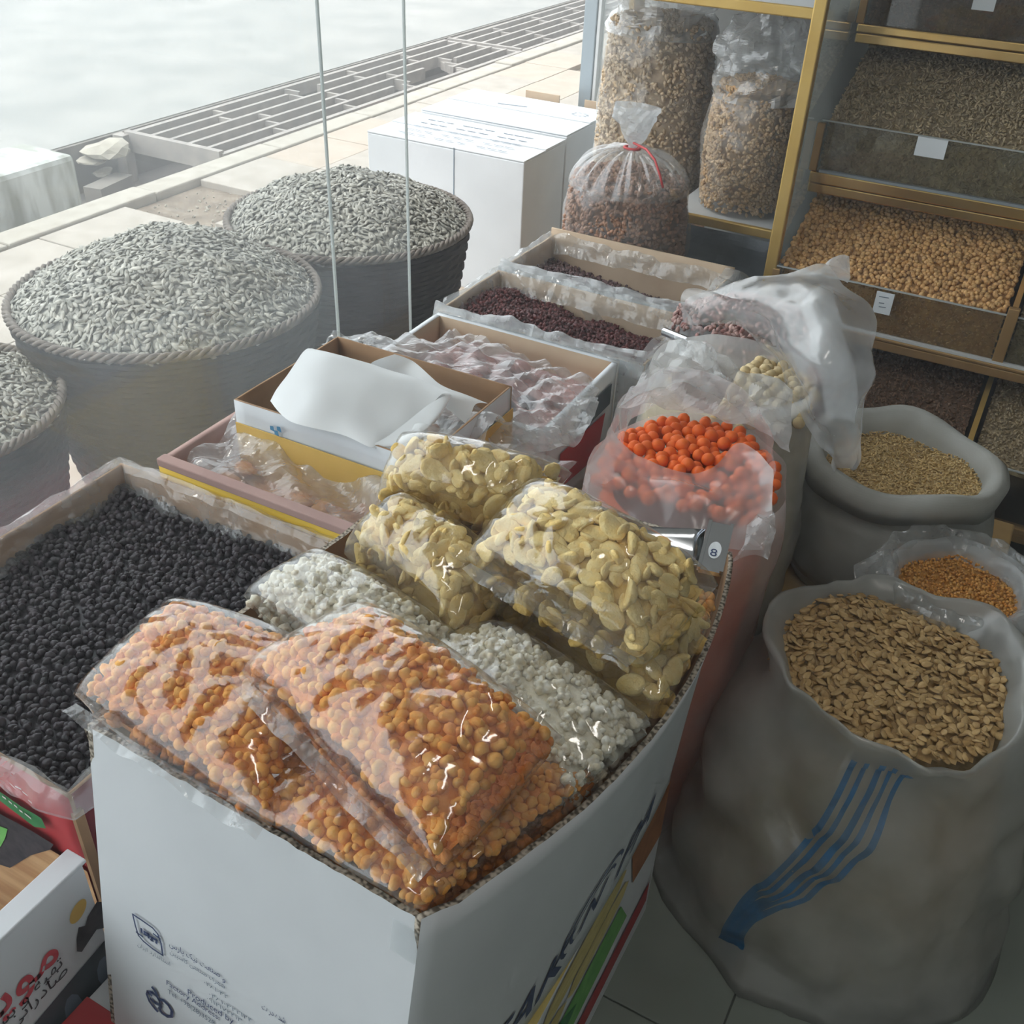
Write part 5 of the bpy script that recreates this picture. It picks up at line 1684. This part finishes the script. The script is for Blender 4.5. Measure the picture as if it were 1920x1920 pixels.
sheet('bag_neck', neck, M['film_neck'], fbg, amp=0.014, size=0.15, seed=81, n=80, m=70, smooth=True, softamp=0.006)
peak = [[U(1510, 520, .88), U(1550, 515, .885), U(1590, 530, .88)], [U(1540, 500, .90), U(1565, 500, .905), U(1595, 515, .895)], [U(1575, 478, .92), U(1582, 478, .92), U(1590, 482, .915)]]
sheet('neck_corner', peak, M['film_milky'], fbg, amp=0.006, size=0.05, seed=82, n=20, m=20)
neck2 = [[U(1500, 560, .87), U(1530, 545, .88), U(1560, 540, .885)], [U(1520, 640, .86), U(1550, 630, .875), U(1585, 630, .87)], [U(1540, 720, .81), U(1570, 710, .82), U(1605, 715, .81)],
         [U(1550, 790, .74), U(1575, 785, .75), U(1600, 790, .74)]]
sheet('neck_fold', neck2, M['film_milky'], fbg, amp=0.010, size=0.08, seed=83, n=50, m=24)
# scoop handle glinting behind
o = MB().tube([U(1246, 622, .63), U(1290, 640, .64)], 0.009, 10).build('handle', M['steel'])
tag(o, 'short polished metal tube showing between berry box and bean bag', 'handle')

# =================================================================== SACKS
def sack(name, label, cx, cy, z0, zr, r_bot, r_top, lip, mat, seed, rxy=(1, 1), roll=0.03, inner=0.05, wr=0.006, cr=0.004, tilt=(0, 0), waist=0.0, flare=-0.01):
    th = thing(name, label, 'sack', (cx, cy, z0))
    prof = [(r_bot * 0.2, z0 + 0.002), (r_bot + flare, z0 + 0.0015), (r_bot + flare * 0.55, z0 + 0.014), (r_bot + flare * 0.2, z0 + 0.05)]
    H = zr - z0
    for t in np.linspace(0.12, 0.92, 16):
        prof.append((r_bot + (r_top - r_bot) * t + 0.02 * math.sin(PI * t) - waist * math.exp(-((t - 0.8) / 0.06) ** 2), z0 + H * t))
    prof += [(r_top + roll * 0.7, zr - roll * 1.2), (r_top + roll * 0.75, zr - roll * 0.4), (r_top + roll * 0.35, zr), (r_top - 0.002, zr - 0.004), (r_top - 0.012, zr - inner * 0.5), (r_top - 0.02, zr - inner)]
    n = 96
    a = np.linspace(0, 2 * PI, n, endpoint=False)
    rows = []
    for (r, z) in prof:
        t = (z - z0) / H
        rows.append(np.stack([cx + r * rxy[0] * np.cos(a) + tilt[0] * t, cy + r * rxy[1] * np.sin(a) + tilt[1] * t, np.full(n, z)], 1))
    P = np.concatenate(rows)
    outw = np.tile(np.stack([np.cos(a), np.sin(a), 0 * a], 1), (len(prof), 1))
    P = P + outw * (soft(P, wr, 0.2, seed) + crumple(P, cr, 0.12, seed + 1))[:, None]
    k0 = (len(prof) - 6) * n
    P[k0:, 2] += soft(P[k0:] * np.array([1, 1, 0]), 0.008, 0.22, seed + 2)
    obj('sack_cloth', P, grid_faces(len(prof), n, True), mat, th, smooth=True)
    return th

# pumpkin seeds sack (near right)
cx, cy = -0.012, 1.245
ps = sack('seed_sack', 'large translucent sack of pumpkin seeds with blue stripes, nearest at right', cx + 0.015, cy + 0.0, 0.0, 0.50, 0.272, 0.182, 0.03, M['sack_milky'], 91, rxy=(1.0, 1.0), roll=0.012, wr=0.010, cr=0.016, flare=0.018)
core = []
n, m = 48, 14
a = np.linspace(0, 2 * PI, n, endpoint=False)
for t in np.linspace(0, 1, m):
    r = (0.235 + (0.166 - 0.235) * t + 0.012 * math.sin(PI * t)) * (1 if 0 < t < 1 else 0.3)
    core.append(np.stack([cx + .015 + r * np.cos(a), cy + r * np.sin(a), np.full(n, 0.006 + 0.45 * t)], 1))
stuff(obj('seed_mass', np.concatenate(core), grid_faces(m, n, True), M['pumpkin_mass'], ps, smooth=True))
# stripes woven into the sack: three blue bands running down the near side
for (th0, th1, hw) in ((-1.62, -2.00, 0.0042), (-1.54, -1.97, 0.0034), (-1.44, -1.93, 0.0046), (-1.36, -1.90, 0.0034), (-1.27, -1.86, 0.0042)):
    V_ = []
    n_ = 60
    for q in range(n_):
        t = q / (n_ - 1)
        z = 0.462 * (1 - t) + 0.012
        s_ = t ** 0.9
        th_ = th0 + (th1 - th0) * s_ + 0.05 * math.sin(t * 6)
        if t > 0.55:
            th_ += (-1.93 - th_) * 0.55 * math.sin((t - 0.55) / 0.45 * PI)
        for e in (-1, 1):
            aa = th_ + e * hw / 0.22
            tt = z / 0.5
            r = 0.272 + (0.182 - 0.272) * tt + 0.02 * math.sin(PI * min(1, tt)) + (0.012 if tt > 0.92 else 0)
            p = np.array([[cx + .015 + r * math.cos(aa), cy + r * math.sin(aa), z]])
            h = soft(p, 0.010, 0.2, 91) + crumple(p, 0.016, 0.12, 92)
            p = p + np.array([[math.cos(aa), math.sin(aa), 0]]) * (h[0] + 0.003)
            V_.append(p[0])
    obj('blue_stripe', V_, grid_faces(n_, 2), M['stripe_blue'], ps, smooth=True)
PS = seed_shape(0.0195, 0.0112, 0.0042, ring=8)
PS_ME = mesh_from('pumpkin_seed', PS[0], PS[1], M['pumpkin'], smooth=True)
def ph(X, Y):
    P = np.stack([X, Y, 0 * X], 1)
    r2 = ((X - cx) ** 2 + (Y - cy) ** 2) / 0.17 ** 2
    return 0.468 + 0.012 * (1 - np.clip(r2, 0, 1)) + soft(P, 0.005, 0.14, 77)
heap('pumpkin_seeds', ell(cx + .01, cy, 0.17, 0.172), ph, (cx - .165, cx + .185, cy - .175, cy + .175), 0.0125, PS, M['pumpkin_mass'], 'mass of pale pumpkin seeds filling the translucent sack', 'seeds', tilt=0.35, layers=1.7)
rr_ = np.random.default_rng(17)
cnt = 0
while cnt < 300:
    x_, y_ = rr_.uniform(cx - .16, cx + .18), rr_.uniform(cy - .17, cy + .14)
    if ((x_ - cx - .01) / 0.165) ** 2 + ((y_ - cy) / 0.165) ** 2 > 1:
        continue
    o = bpy.data.objects.new('pumpkin_seed', PS_ME)
    COL.objects.link(o)
    o.location = (x_, y_, float(ph(np.array([x_]), np.array([y_]))[0]) + rr_.uniform(0.003, 0.007))
    o.rotation_euler = (rr_.normal() * 0.3, rr_.normal() * 0.3, rr_.random() * 6.28)
    tag(o, 'flat pale pumpkin seed on top of the translucent sack', 'seed', 'pumpkin seeds on the big sack')
    cnt += 1

# wooden board under the white sack
bd = thing('wooden_step', 'low pale wooden platform under the white woven sack', 'platform', (-0.1, 1.85, 0))
MB().box(-0.31, 0.14, 1.60, 2.12, 0.225, 0.25, bev=0.004).build('top_board', M['wood'], bd)
for x_ in (-0.27, 0.10):
    MB().box(x_ - 0.02, x_ + 0.02, 1.66, 2.06, 0.0, 0.225).build('leg', M['wood'], bd)

wx, wy = -0.098, 1.80
wsck = sack('grain_sack', 'white woven sack with rolled rim full of roasted grain', wx, wy, 0.25, 0.525, 0.178, 0.158, 0.03, M['sack_white'], 111, roll=0.04, inner=0.06, wr=0.005, cr=0.004, waist=0.012)
GR = seed_shape(0.0085, 0.0042, 0.0036, ring=5)
def gh(X, Y):
    P = np.stack([X, Y, 0 * X], 1)
    return 0.478 + soft(P, 0.004, 0.14, 78) - 0.05 * (Y - wy) * 0
heap('roasted_grain', ell(wx, wy, 0.148, 0.148), gh, (wx - .15, wx + .15, wy - .15, wy + .15), 0.0062, GR, M['grain'], 'small roasted tan grains filling the white woven sack', 'grain', tilt=0.5, layers=1.5)

kx, ky = 0.055, 1.525
ks = sack('corn_bag', 'small clear plastic bag of orange corn kernels between the two sacks', kx, ky, 0.0, 0.475, 0.115, 0.105, 0.02, M['film_milky'], 121, roll=0.022, inner=0.03, wr=0.006, cr=0.010)
fr = []
a = np.linspace(0, 2 * PI, 90)
for q, (r, z) in enumerate(((0.100, 0.445), (0.108, 0.475), (0.120, 0.492), (0.136, 0.480), (0.142, 0.45))):
    fr.append(np.stack([kx + r * np.cos(a), ky + r * np.sin(a), np.full(90, z)], 1))
P = np.array(fr)
sheet('crinkled_rim', [list(map(tuple, row)) for row in P[:, ::5]], M['film_crisp'], ks, amp=0.010, size=0.045, seed=122, n=14, m=90)
CK = lobed(ICO1, 2, 31, r0=0.8, spread=0.25)
CK = (CK[0] * np.array([0.0046, 0.004, 0.003]), CK[1])
def kh(X, Y):
    P = np.stack([X, Y, 0 * X], 1)
    return 0.448 + soft(P, 0.004, 0.1, 79)
core = []
for t in np.linspace(0, 1, 8):
    r = 0.10 if 0 < t < 1 else 0.04
    core.append(np.stack([kx + r * np.cos(a), ky + r * np.sin(a), np.full(90, 0.006 + 0.43 * t)], 1))
stuff(obj('kernel_mass', np.concatenate(core), grid_faces(8, 90), M['corn'], ks, smooth=True))
heap('corn_kernels', ell(kx, ky, 0.102, 0.102), kh, (kx - .105, kx + .105, ky - .105, ky + .105), 0.0062, CK, M['corn'], 'orange corn kernels in the small clear bag', 'corn', layers=1.6)
tubep = [[U(1600, 1060, .49), U(1630, 1045, .50), U(1665, 1030, .495), U(1690, 1040, .47)], [U(1605, 1110, .46), U(1640, 1100, .47), U(1670, 1085, .47), U(1690, 1075, .455)]]
sheet('film_fold', tubep, M['film_soft'], ks, amp=0.008, size=0.05, seed=125, n=18, m=24, softamp=0.004)

# =================================================================== SHELF UNIT WITH BINS
SX0, SX1, SD = -0.545, 0.0, 0.012
su = thing('bin_shelf', 'gold trimmed display shelf with stepped glass bins of nuts and seeds', 'shelf', (0.1, 2.8, 0))
# side panel: stepped outline in the Y-Z plane
MB().box(SX0 - 0.004, SX0 + 0.004, 2.40, 3.28, 0.0, 2.2).build('side_panel', M['side_glass'], su)
MB().box(SX0 - 0.014, SX0 + 0.014, 2.375, 2.40, 0.0, 2.2, bev=0.003).build('corner_post', M['gold_matt'], su)
MB().box(SX0, 1.6, 3.25, 3.28, 0.0, 2.2).build('back_panel', M['shelf_dark'], su)
steps = [(2.20, 0.33, 0.20, 0.16), (2.38, 0.60, 0.488, 0.455), (2.555, 0.90, 0.785, 0.735), (2.75, 1.24, 1.085, 1.042)]
for k_, (yf, zt_, zg, zb) in enumerate(steps):
    xa, xb = SX0 + 0.012, 1.5
    rail = M['gold'] if k_ >= 2 else M['bronze']
    MB().box(xa, xb, yf - 0.012, yf + 0.012, zb + 0.024, zg, bev=0.003).build('rail', rail, su)
    MB().box(xa, xb, yf - 0.007, yf + 0.012, zb, zb + 0.022, bev=0.003).build('rail', rail, su)
    if k_ in (1, 2):
        MB().box(xa + 0.02, xb, yf - 0.010, yf + 0.002, zg, zg + 0.006).build('glass_channel', M['shelf_white'] if k_ == 1 else M['aluminium'], su)
    for (ga, gb) in ((SX0 + 0.014, SX1 - 0.012), (SX1 + 0.012, 1.5)):
        MB().box(ga, gb, yf - 0.0025, yf + 0.0025, zg, zt_).build('front_glass', M['bin_glass'], su)
        MB().box(ga, gb, yf - 0.003, yf + 0.003, zt_, zt_ + 0.0025).build('glass_edge', M['glass_edge'], su)
    # bin floor
    MB().box(xa, xb, yf + 0.012, 3.24, zb + 0.005, zb + 0.012).build('bin_floor', M['shelf_dark'], su)
    # divider with gold front
    MB().box(SX1 - 0.012, SX1 + 0.012, yf - 0.008, yf + 0.008, zg - 0.005, zt_ + 0.02, bev=0.002).build('divider_trim', M['gold_matt'] if k_ != 1 else M['bronze'], su)
    ytop = 2.86 + 0.1 * k_
    V_ = [(SX1, yf + .008, zb + .012), (SX1, ytop, zb + .012), (SX1, ytop, zt_ + .20), (SX1, yf + .008, zt_ + 0.02)]
    Vv = [np.array(v) + (s, 0, 0) for s in (-0.006, 0.006) for v in V_]
    obj('divider', Vv, [(0, 1, 2, 3), (7, 6, 5, 4), (0, 4, 5, 1), (1, 5, 6, 2), (2, 6, 7, 3), (3, 7, 4, 0)], M['bronze'] if k_ else M['gold_matt'], su)
    if k_ > 0:
        MB().box(SX0 + 0.006, SX0 + 0.024, yf - 0.006, yf + 0.010, zg, zt_ - 0.005, bev=0.002).build('end_trim', M['bronze'], su)

def bin_heap(name, x0, x1, k_, tm, mat, sp, label, cat, lift=0.12, lay=1.5, run=0.36, bow=0.01):
    yf, zt_, zg, zb = steps[k_]
    y0 = yf + 0.004
    y1 = y0 + run
    def hf(X, Y):
        t = np.clip((Y - y0) / (y1 - y0), 0, 1)
        P = np.stack([X, Y, 0 * X], 1)
        return zt_ - 0.006 + lift * t + bow * np.sin(PI * t) + soft(P, 0.005, 0.16, k_ * 7 + int(x0 * 10))
    o = heap(name, rect(x0, x1, y0 + sp * .5, y1), hf, (x0, x1, y0, y1), sp, tm, mat, label, cat, layers=lay)
    return o
def bin_front(x0, x1, k_, tm, mat, sp, host):
    """grains pressed against the front glass, joined to the heap they belong to."""
    yf, zt_, zg, zb = steps[k_]
    nx, nz = int((x1 - x0) / sp * 1.2), int((zt_ - zg) / sp * 1.2)
    gx, gz = np.meshgrid(np.linspace(x0, x1, nx), np.linspace(zg, zt_ - sp * .4, nz))
    n_ = gx.size
    pos = np.stack([gx.ravel() + RNG.uniform(-.5, .5, n_) * sp, np.full(n_, yf + 0.0035) + sp * RNG.uniform(0.3, 0.6, n_), gz.ravel() + RNG.uniform(-.4, .4, n_) * sp], 1)
    pos[:, 2] = np.minimum(pos[:, 2], zt_ - sp * 0.4)
    V1, F1 = merged(tm[0], tm[1], rand_rot(n_), pos)
    b = len(V1)
    V1 = np.concatenate([V1, [(x0, yf + 0.006 + sp * .5, zg), (x1, yf + 0.006 + sp * .5, zg), (x1, yf + 0.006 + sp * .5, zt_ - .006), (x0, yf + 0.006 + sp * .5, zt_ - .006)]])
    F1 = np.concatenate([F1, [[b, b + 1, b + 2], [b, b + 2, b + 3]]])
    me = host.data
    nv, nf_ = len(me.vertices), len(me.polygons)
    c = np.zeros(nv * 3)
    me.vertices.foreach_get('co', c)
    lv = np.zeros(len(me.loops), dtype=np.int32)
    me.loops.foreach_get('vertex_index', lv)
    Vn = np.concatenate([c.reshape(-1, 3), V1])
    Fn = np.concatenate([lv.reshape(-1, 3), F1 + nv])
    old = host.data
    host.data = mesh_from(host.name, Vn, Fn, mat, smooth=True)
    bpy.data.meshes.remove(old)
CP = lobed(ICO2, 2, 33, r0=0.85, spread=0.2, jit=0.02)
CPs = (CP[0] * 0.0062, CP[1])
SM = seed_shape(0.013, 0.0065, 0.0045, ring=5)
TN = seed_shape(0.0095, 0.006, 0.005, ring=5)
XA, XB = SX0 + 0.03, SX1 - 0.016
XC, XD = SX1 + 0.016, 0.45
h_ = bin_heap('roasted_chickpeas', XA - .012, XB, 1, CPs, M['chickpea'], 0.0105, 'golden roasted chickpeas heaped in the middle shelf bin', 'chickpeas', lift=0.13)
bin_front(XA, XB, 1, TN, M['chickpea'], 0.0095, h_)
h_ = bin_heap('pale_seeds', XA, XD, 2, SM, M['pale_seed'], 0.0085, 'pale greyish seeds in the bin above the chickpeas', 'seeds', lift=0.16, run=0.38)
bin_front(XA, XD, 2, SM, M['pale_seed'], 0.0085, h_)
h_ = bin_heap('brown_seeds', XA, XD, 3, TN, M['brown_seed'], 0.0085, 'dark brown seeds behind glass in the top bin', 'seeds', lift=0.05, run=0.3)
bin_front(XA, XD, 3, TN, M['brown_seed'], 0.0085, h_)
h_ = bin_heap('brown_nuts', XA + 0.1, XB, 0, TN, M['brown_seed'], 0.0085, 'brown nuts in the low bin behind the white sack', 'nuts', lift=0.10, run=0.42)
h_ = bin_heap('tan_seeds', XC, XD, 0, TN, M['pale_seed'], 0.0085, 'tan seeds in the low bin right of the brown nuts', 'seeds', lift=0.10, run=0.42)
h_ = bin_heap('shadowed_seeds', XC, XD, 1, TN, M['pale_seed'], 0.0085, 'grey seeds in the bin right of the chickpeas', 'seeds', lift=0.10, run=0.36)
bin_front(XC, XD, 1, TN, M['pale_seed'], 0.0085, h_)

def card(px, py, w_, h_, Y, label, lines):
    c = UY(px, py, Y)
    th = tag(MB().box(c[0], c[0] + w_, Y - 0.0006, Y + 0.0002, c[2] - h_, c[2]).build('price_card', M['card_white']), label, 'card', 'price cards on the bins')
    for (x0, z0, ln) in lines:
        print_patch('ink_line', [(c[0] + x0, Y - .0008, c[2] - z0), (c[0] + x0 + ln, Y - .0008, c[2] - z0 + .001), (c[0] + x0 + ln, Y - .0008, c[2] - z0 + .003), (c[0] + x0, Y - .0008, c[2] - z0 + .002)], M['grey_ink'], th, 0.0003)
card(1645, 545, 0.040, 0.052, 2.374, 'white handwritten card on the chickpea bin glass', [(0.007, 0.013, 0.022), (0.01, 0.028, 0.012), (0.012, 0.037, 0.016)])
card(1722, 255, 0.066, 0.042, 2.549, 'white blank card on the pale seed bin', [])
card(1832, -25, 0.048, 0.046, 2.744, 'white card on the top bin of brown seeds', [])

# corner shelf left of the bins
cs = thing('corner_shelf', 'gold edged corner shelf left of the bins holding two tall nut bags', 'shelf', (-0.9, 2.9, 0))
for z_ in (0.60, 1.12):
    MB().box(-0.90 if z_ < 1 else -1.30, -0.56, 2.61, 3.28, z_ - 0.014, z_, bev=0.002).build('shelf_board', M['shelf_white'], cs)
    MB().box(-1.30 if z_ > 1 else -0.90, -0.56, 2.595, 2.61, z_ - 0.018, z_ + 0.006, bev=0.003).build('gold_edge', M['gold_matt'], cs)
MB().box(-1.31, -1.29, 3.20, 3.28, 0, 2.2, bev=0.003).build('post', M['gold_matt'], cs)
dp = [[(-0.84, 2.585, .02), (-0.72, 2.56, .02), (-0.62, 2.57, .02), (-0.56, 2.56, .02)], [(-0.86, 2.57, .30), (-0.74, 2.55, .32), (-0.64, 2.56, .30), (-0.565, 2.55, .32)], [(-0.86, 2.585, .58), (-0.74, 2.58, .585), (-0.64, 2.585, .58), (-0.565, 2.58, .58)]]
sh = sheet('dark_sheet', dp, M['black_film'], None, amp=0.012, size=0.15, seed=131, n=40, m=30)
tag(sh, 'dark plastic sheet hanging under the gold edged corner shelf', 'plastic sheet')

# tall clear nut bags -----------------------------------------------------------------
NUT = seed_shape(0.019, 0.0115, 0.010, pointed=0.2, ring=7)
def tall_bag(name, label, cx, cy, z0, z1, r, rxy, tm, mat, film_m, seed, n_pieces, top_rows, lean=(0, 0)):
    th = thing(name, label, 'bag', (cx, cy, z0))
    pf = lambda t: r * (0.87 + 0.13 * math.sin(PI * (0.12 + 0.76 * t)) - 0.02 * t)
    shell(cx, cy, z0 + 0.002, z1, pf, 'bag_film', film_m, th, wr=0.005, seed=seed, rxy=rxy, cr=0.004, tilt=lean)
    rg = np.random.default_rng(seed)
    a = rg.random(n_pieces) * 2 * PI
    t = rg.random(n_pieces)
    rad = np.array([pf(x) for x in t]) - 0.009
    pos = np.stack([cx + rad * rxy[0] * np.cos(a) + lean[0] * t, cy + rad * rxy[1] * np.sin(a) + lean[1] * t, z0 + 0.01 + (z1 - z0 - 0.01) * t], 1)
    n2 = n_pieces // 4
    a2 = rg.random(n2) * 2 * PI
    q2 = np.sqrt(rg.random(n2)) * (pf(1) - 0.01)
    pos2 = np.stack([cx + q2 * rxy[0] * np.cos(a2) + lean[0], cy + q2 * rxy[1] * np.sin(a2) + lean[1], z1 + 0.03 * (1 - (q2 / r) ** 2) + rg.uniform(-.004, .004, n2)], 1)
    pos = np.concatenate([pos, pos2])
    V1, F1 = merged(tm[0], tm[1], rand_rot(len(pos), rg), pos, rg.uniform(.85, 1.15, len(pos)))
    m_, n_ = 14, 36
    aa = np.linspace(0, 2 * PI, n_, endpoint=False)
    core = []
    for tt in np.linspace(0, 1, m_):
        rr = (pf(tt) - 0.021) * (1 if 0 < tt < 1 else 0.02)
        core.append(np.stack([cx + rr * rxy[0] * np.cos(aa) + lean[0] * tt, cy + rr * rxy[1] * np.sin(aa) + lean[1] * tt, np.full(n_, z0 + 0.008 + (z1 - z0 - 0.006) * tt)], 1))
    g = grid_faces(m_, n_, True)
    g = np.concatenate([g[:, [0, 1, 2]], g[:, [0, 2, 3]]]) + len(V1)
    stuff(obj('nut_filling', np.concatenate([V1] + core), np.concatenate([F1, g]), mat, th, smooth=True))
    if top_rows is not None:
        sheet('gathered_top', top_rows, M['film_tops'], th, amp=0.030, size=0.10, seed=seed + 3, n=50, m=60)
    return th
def ring_rows(cx, cy, r, rxy, zs, rs, n=25):
    a = np.linspace(0, 2 * PI, n)
    return [[(cx + r * k_ * rxy[0] * math.cos(t), cy + r * k_ * rxy[1] * math.sin(t), z) for t in a] for z, k_ in zip(zs, rs)]
tall_bag('tall_nut_bag', 'tallest clear bag of pale nuts at the back beside the window post', -1.10, 2.95, 0.40, 0.99, 0.172, (1, 0.85), NUT, M['pistachio'], M['film_nuts'], 141, 4000,
         ring_rows(-1.10, 2.95, 0.172, (1, 0.85), (0.97, 1.03, 1.09, 1.15), (0.95, 0.80, 0.92, 0.5)))
NUT2 = seed_shape(0.016, 0.0095, 0.009, pointed=0.2, ring=7)
tall_bag('tall_nut_bag', 'clear bag of golden peanuts on the corner shelf by the gold post', -0.745, 2.755, 0.60, 0.90, 0.128, (1, 0.95), NUT2, M['peanut'], M['film_nuts'], 151, 3000,
         ring_rows(-0.745, 2.755, 0.128, (1, 0.95), (0.885, 0.94, 0.99, 1.04, 1.09), (0.95, 0.86, 0.98, 0.82, 0.35)))
bx = thing('crate', 'plain crate at the back under the tallest nut bag', 'crate', (-1.1, 2.95, 0))
MB().box(-1.26, -0.95, 2.80, 3.12, 0.0, 0.38).build('body', M['kraft'], bx)
MB().box(-1.262, -0.948, 2.798, 3.122, 0.38, 0.40, bev=0.003).build('lid', M['kraft'], bx)
# tied bag
tx_, ty_ = -0.945, 2.415
tb = tall_bag('tied_nut_bag', 'tied clear bag of brown nuts with red string behind the berry boxes', tx_, ty_, 0.42, 0.715, 0.168, (1, 0.85), NUT, M['almond'], M['film_nuts'], 161, 2600, None)
n_, m_ = 26, 220
tt = np.linspace(0, 1, n_)[:, None]
aa = np.linspace(0, 2 * PI, m_, endpoint=False)[None]
rad_ = 0.168 * (0.915 - 0.815 * tt ** 1.6)
zz = 0.708 + 0.092 * np.sin(tt * PI / 2)
pl = (np.sin(aa * 15 + np.sin(aa * 3) * 2.0) * 0.0055 + np.sin(aa * 31 + 1.0) * 0.002) * np.sin(PI * np.clip(tt * 0.9 + 0.08, 0, 1))
rr2 = rad_ + pl
P = np.stack([tx_ + rr2 * np.cos(aa), ty_ + 0.86 * rr2 * np.sin(aa), zz + 0 * aa + pl * 0.8], -1).reshape(-1, 3)
obj('gathered_top', P, grid_faces(n_, m_, True), M['film_gather'], tb, smooth=True)
fan = ring_rows(tx_, ty_, 0.168, (1, 0.5), (0.80, 0.825, 0.86, 0.90), (0.09, 0.16, 0.30, 0.36), 40)
sheet('fanned_neck', fan, M['film_milky'], tb, amp=0.012, size=0.04, seed=166, n=24, m=110)
mb = MB()
mb.tube([(tx_ + 0.02 * math.cos(t), ty_ + 0.014 * math.sin(t), 0.80) for t in np.linspace(0, 2 * PI, 20)], 0.0035, 6)
mb.tube([UY(1188, 268, 2.39), UY(1212, 280, 2.30), UY(1228, 300, 2.27), UY(1238, 330, 2.255), UY(1243, 352, 2.255)], 0.0028, 6)
mb.build('red_string', M['red_string'], tb, smooth=True)
rs = thing('crate', 'plain kraft box behind the berry cartons under the tied nut bag', 'crate', (tx_, ty_ + 0.02, 0))
MB().box(tx_ - 0.16, tx_ + 0.16, 2.275, 2.58, 0.385, 0.42, bev=0.003).build('lid', M['kraft'], rs)
MB().box(tx_ - 0.155, tx_ + 0.155, 2.28, 2.575, 0.38, 0.386).build('body', M['kraft'], rs)

# =================================================================== HAZE VOLUME added in place of lens veil
m, nt, out = new_mat('lens_veil_haze')
vs = N(nt, 'VolumeScatter', Density=0.042, Anisotropy=0.4)
vs.inputs['Color'].default_value = (0.95, 0.97, 1.0, 1)
nt.links.new(vs.outputs[0], out.inputs['Volume'])
hz = MB().box(-16.5, 4.25, -6.5, 31.0, -0.62, 2.94).build('veil_haze', m)
hz['kind'] = 'stuff'
hz['label'] = 'pale haze volume added for the lens veil over shop and street'
hz['category'] = 'haze'
SC.cycles.volume_bounces = 0
SC.cycles.adaptive_threshold = 0.05
SC.cycles.volume_step_rate = 4
